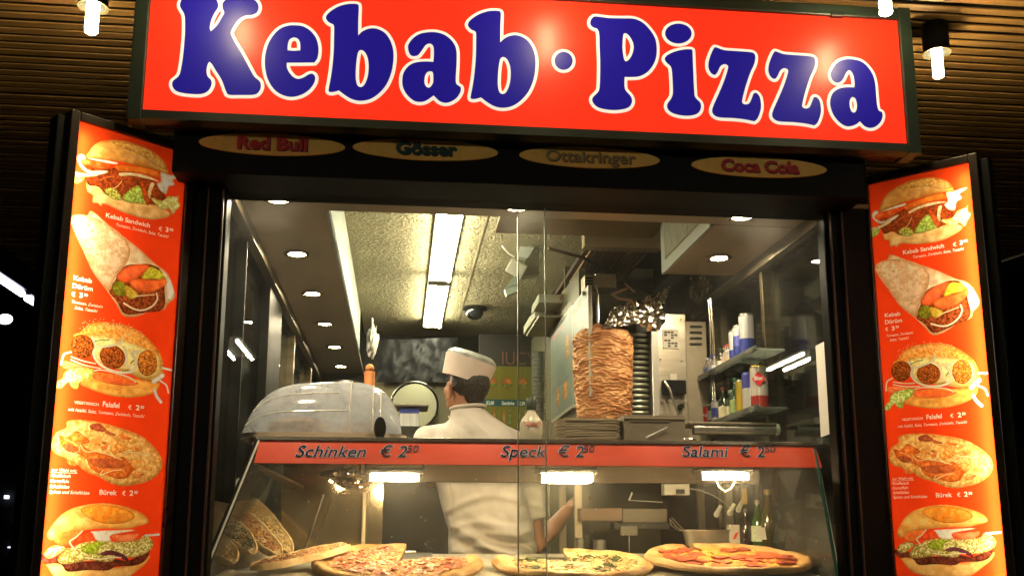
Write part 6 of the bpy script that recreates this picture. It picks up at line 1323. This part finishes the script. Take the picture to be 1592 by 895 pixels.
# paper hat, tilted
tilt = Matrix.Rotation(R(17), 4, 'Y') @ Matrix.Rotation(R(7), 4, 'X')
hc = P_(727, 577); hc.y = YC-.005
PAPH = mat('hat_paper', (.80,.66,.58), .6, var=.04, vs=8); PAPT = mat('hat_crown_film', (.34,.35,.33), .35, var=.35, vs=25, bump=.6, bs=30)
hat = thing('paper_hat', 'tilted white paper cook hat on the head of the cook', 'hat', hc)
def hr(k, z, n=48): return [tilt @ Vector((.104*k*math.cos(2*math.pi*i/n)*(1+.03*math.cos(4*math.pi*i/n)+.012*math.cos(12*math.pi*i/n)), .112*k*math.sin(2*math.pi*i/n), z)) for i in range(n)]
bm = B(); A_ = hr(.96,-.040); B_ = hr(1.07,.052); A2 = hr(.94,-.040); B2 = hr(1.05,.052); vs = [[bm.verts.new(p) for p in L_] for L_ in (A_, B_, B2, A2)]
for a, b in ((0,1),(1,2),(2,3),(3,0)):
    for i in range(48): j = (i+1) % 48; bm.faces.new((vs[a][i], vs[a][j], vs[b][j], vs[b][i]))
obj('band', bm, PAPH, hat, True, local=True)
bm = B(); rr_ = [hr(1.045,.048), hr(1.02,.066), hr(.80,.082), hr(.45,.076)]; vs = [[bm.verts.new(p) for p in L_] for L_ in rr_]; c0 = bm.verts.new(tilt @ Vector((0,0,.070)))
for a in range(3):
    for i in range(48): j = (i+1) % 48; bm.faces.new((vs[a][i], vs[a][j], vs[a+1][j], vs[a+1][i]))
for i in range(48): bm.faces.new((vs[3][i], vs[3][(i+1) % 48], c0))
obj('crown', bm, PAPT, hat, True, local=True)
# =================================================================== OUTSIDE, FAR AWAY
FT = glow('street_tube', (.80,.78,1.0), 9)
def street_tube(a, b, lab):
    t = thing('platform_tube_light', lab, 'lamp', (a+b)/2, 'tube lights hanging beyond the kiosk')
    d = (b-a).normalized(); bm = B(); cyl(bm, a, b, .030, n=12); obj('tube', bm, FT, t, True)
    bm = B(); cyl(bm, a+Vector((0,0,.07)), b+Vector((0,0,.07)), .05, n=8); obj('housing', bm, DARK, t, True)
za = 3.5; A_ = atz(-30, 412, za); B_ = atz(34, 456, za); C_ = atz(42, 463, za); D_ = atz(65, 477, za)
street_tube(A_, B_, 'nearer white tube light hanging at the far left edge'); street_tube(C_, D_, 'farther white tube light hanging at the far left edge')
for k_, (x_, lb_) in enumerate(((-1.5, 'twin tube light under the canopy behind the viewer, left'), (3.76, 'twin tube light under the canopy behind the viewer, right'))):
    t = thing('platform_tube_light', lb_, 'lamp', (x_, -3, 3.1), 'tube lights under the canopy')
    bm = B(); box(bm, x_-.12, x_+.12, -3.45, -2.45, 3.10, 3.16, bev=.006); obj('housing', bm, WHITEM, t)
    for o_ in (-.085, .085): bm = B(); cyl(bm, (x_+o_, -3.4, 3.075), (x_+o_, -2.5, 3.075), .016, n=12); obj('tube', bm, glow('platform_tube', (1, .86, .62), 240), t)
q_ = at(8, 496, 14); bm = B(); ball(bm, q_, .07, 16, 8, (1.4,.5,1)); tag(obj('round_street_lamp', bm, FT, None, True), 'small round white lamp low at the far left edge', 'lamp')
bm = B(); box(bm, -30, 40, 32, 33, 0, 12); fb = tag(obj('far_building', bm, mat('far_dark_facade', (.012,.013,.012), .7, var=.5, vs=.6)), 'dark building wall far beyond the kiosk', 'building')
for px_, py_, s_ in ((10,772,.05),(26,804,.035),(14,850,.02)):
    q_ = at(px_, py_, 31.9); bm = B(); box(bm, q_.x-s_, q_.x+s_, 31.85, 31.99, q_.z-s_, q_.z+s_); obj('lit_window', bm, glow('far_window', (.75,.8,1), 2.2), fb)
# steps and railings at the right
st = thing('far_stairs', 'dim brown stairs far behind the right menu board', 'stairs', (7.4, 12, 0))
SM = mat('stair_brown', (.10,.055,.03), .7, var=.3, vs=4)
for i in range(16): bm = B(); box(bm, 5.2, 10, 9.5+i*.3, 9.82+i*.3, 0, .17*(i+1)); obj('step', bm, SM, st)
bl_ = thing('light_rail', 'thin bright rail under the canopy at the right edge', 'rail', atz(1568,402,3.05)); bm = B(); cyl(bm, atz(1542,412,3.05), atz(1640,378,3.05), .006, n=6); obj('rail', bm, mat('rail_pale', (.8,.8,.75), .3), bl_)
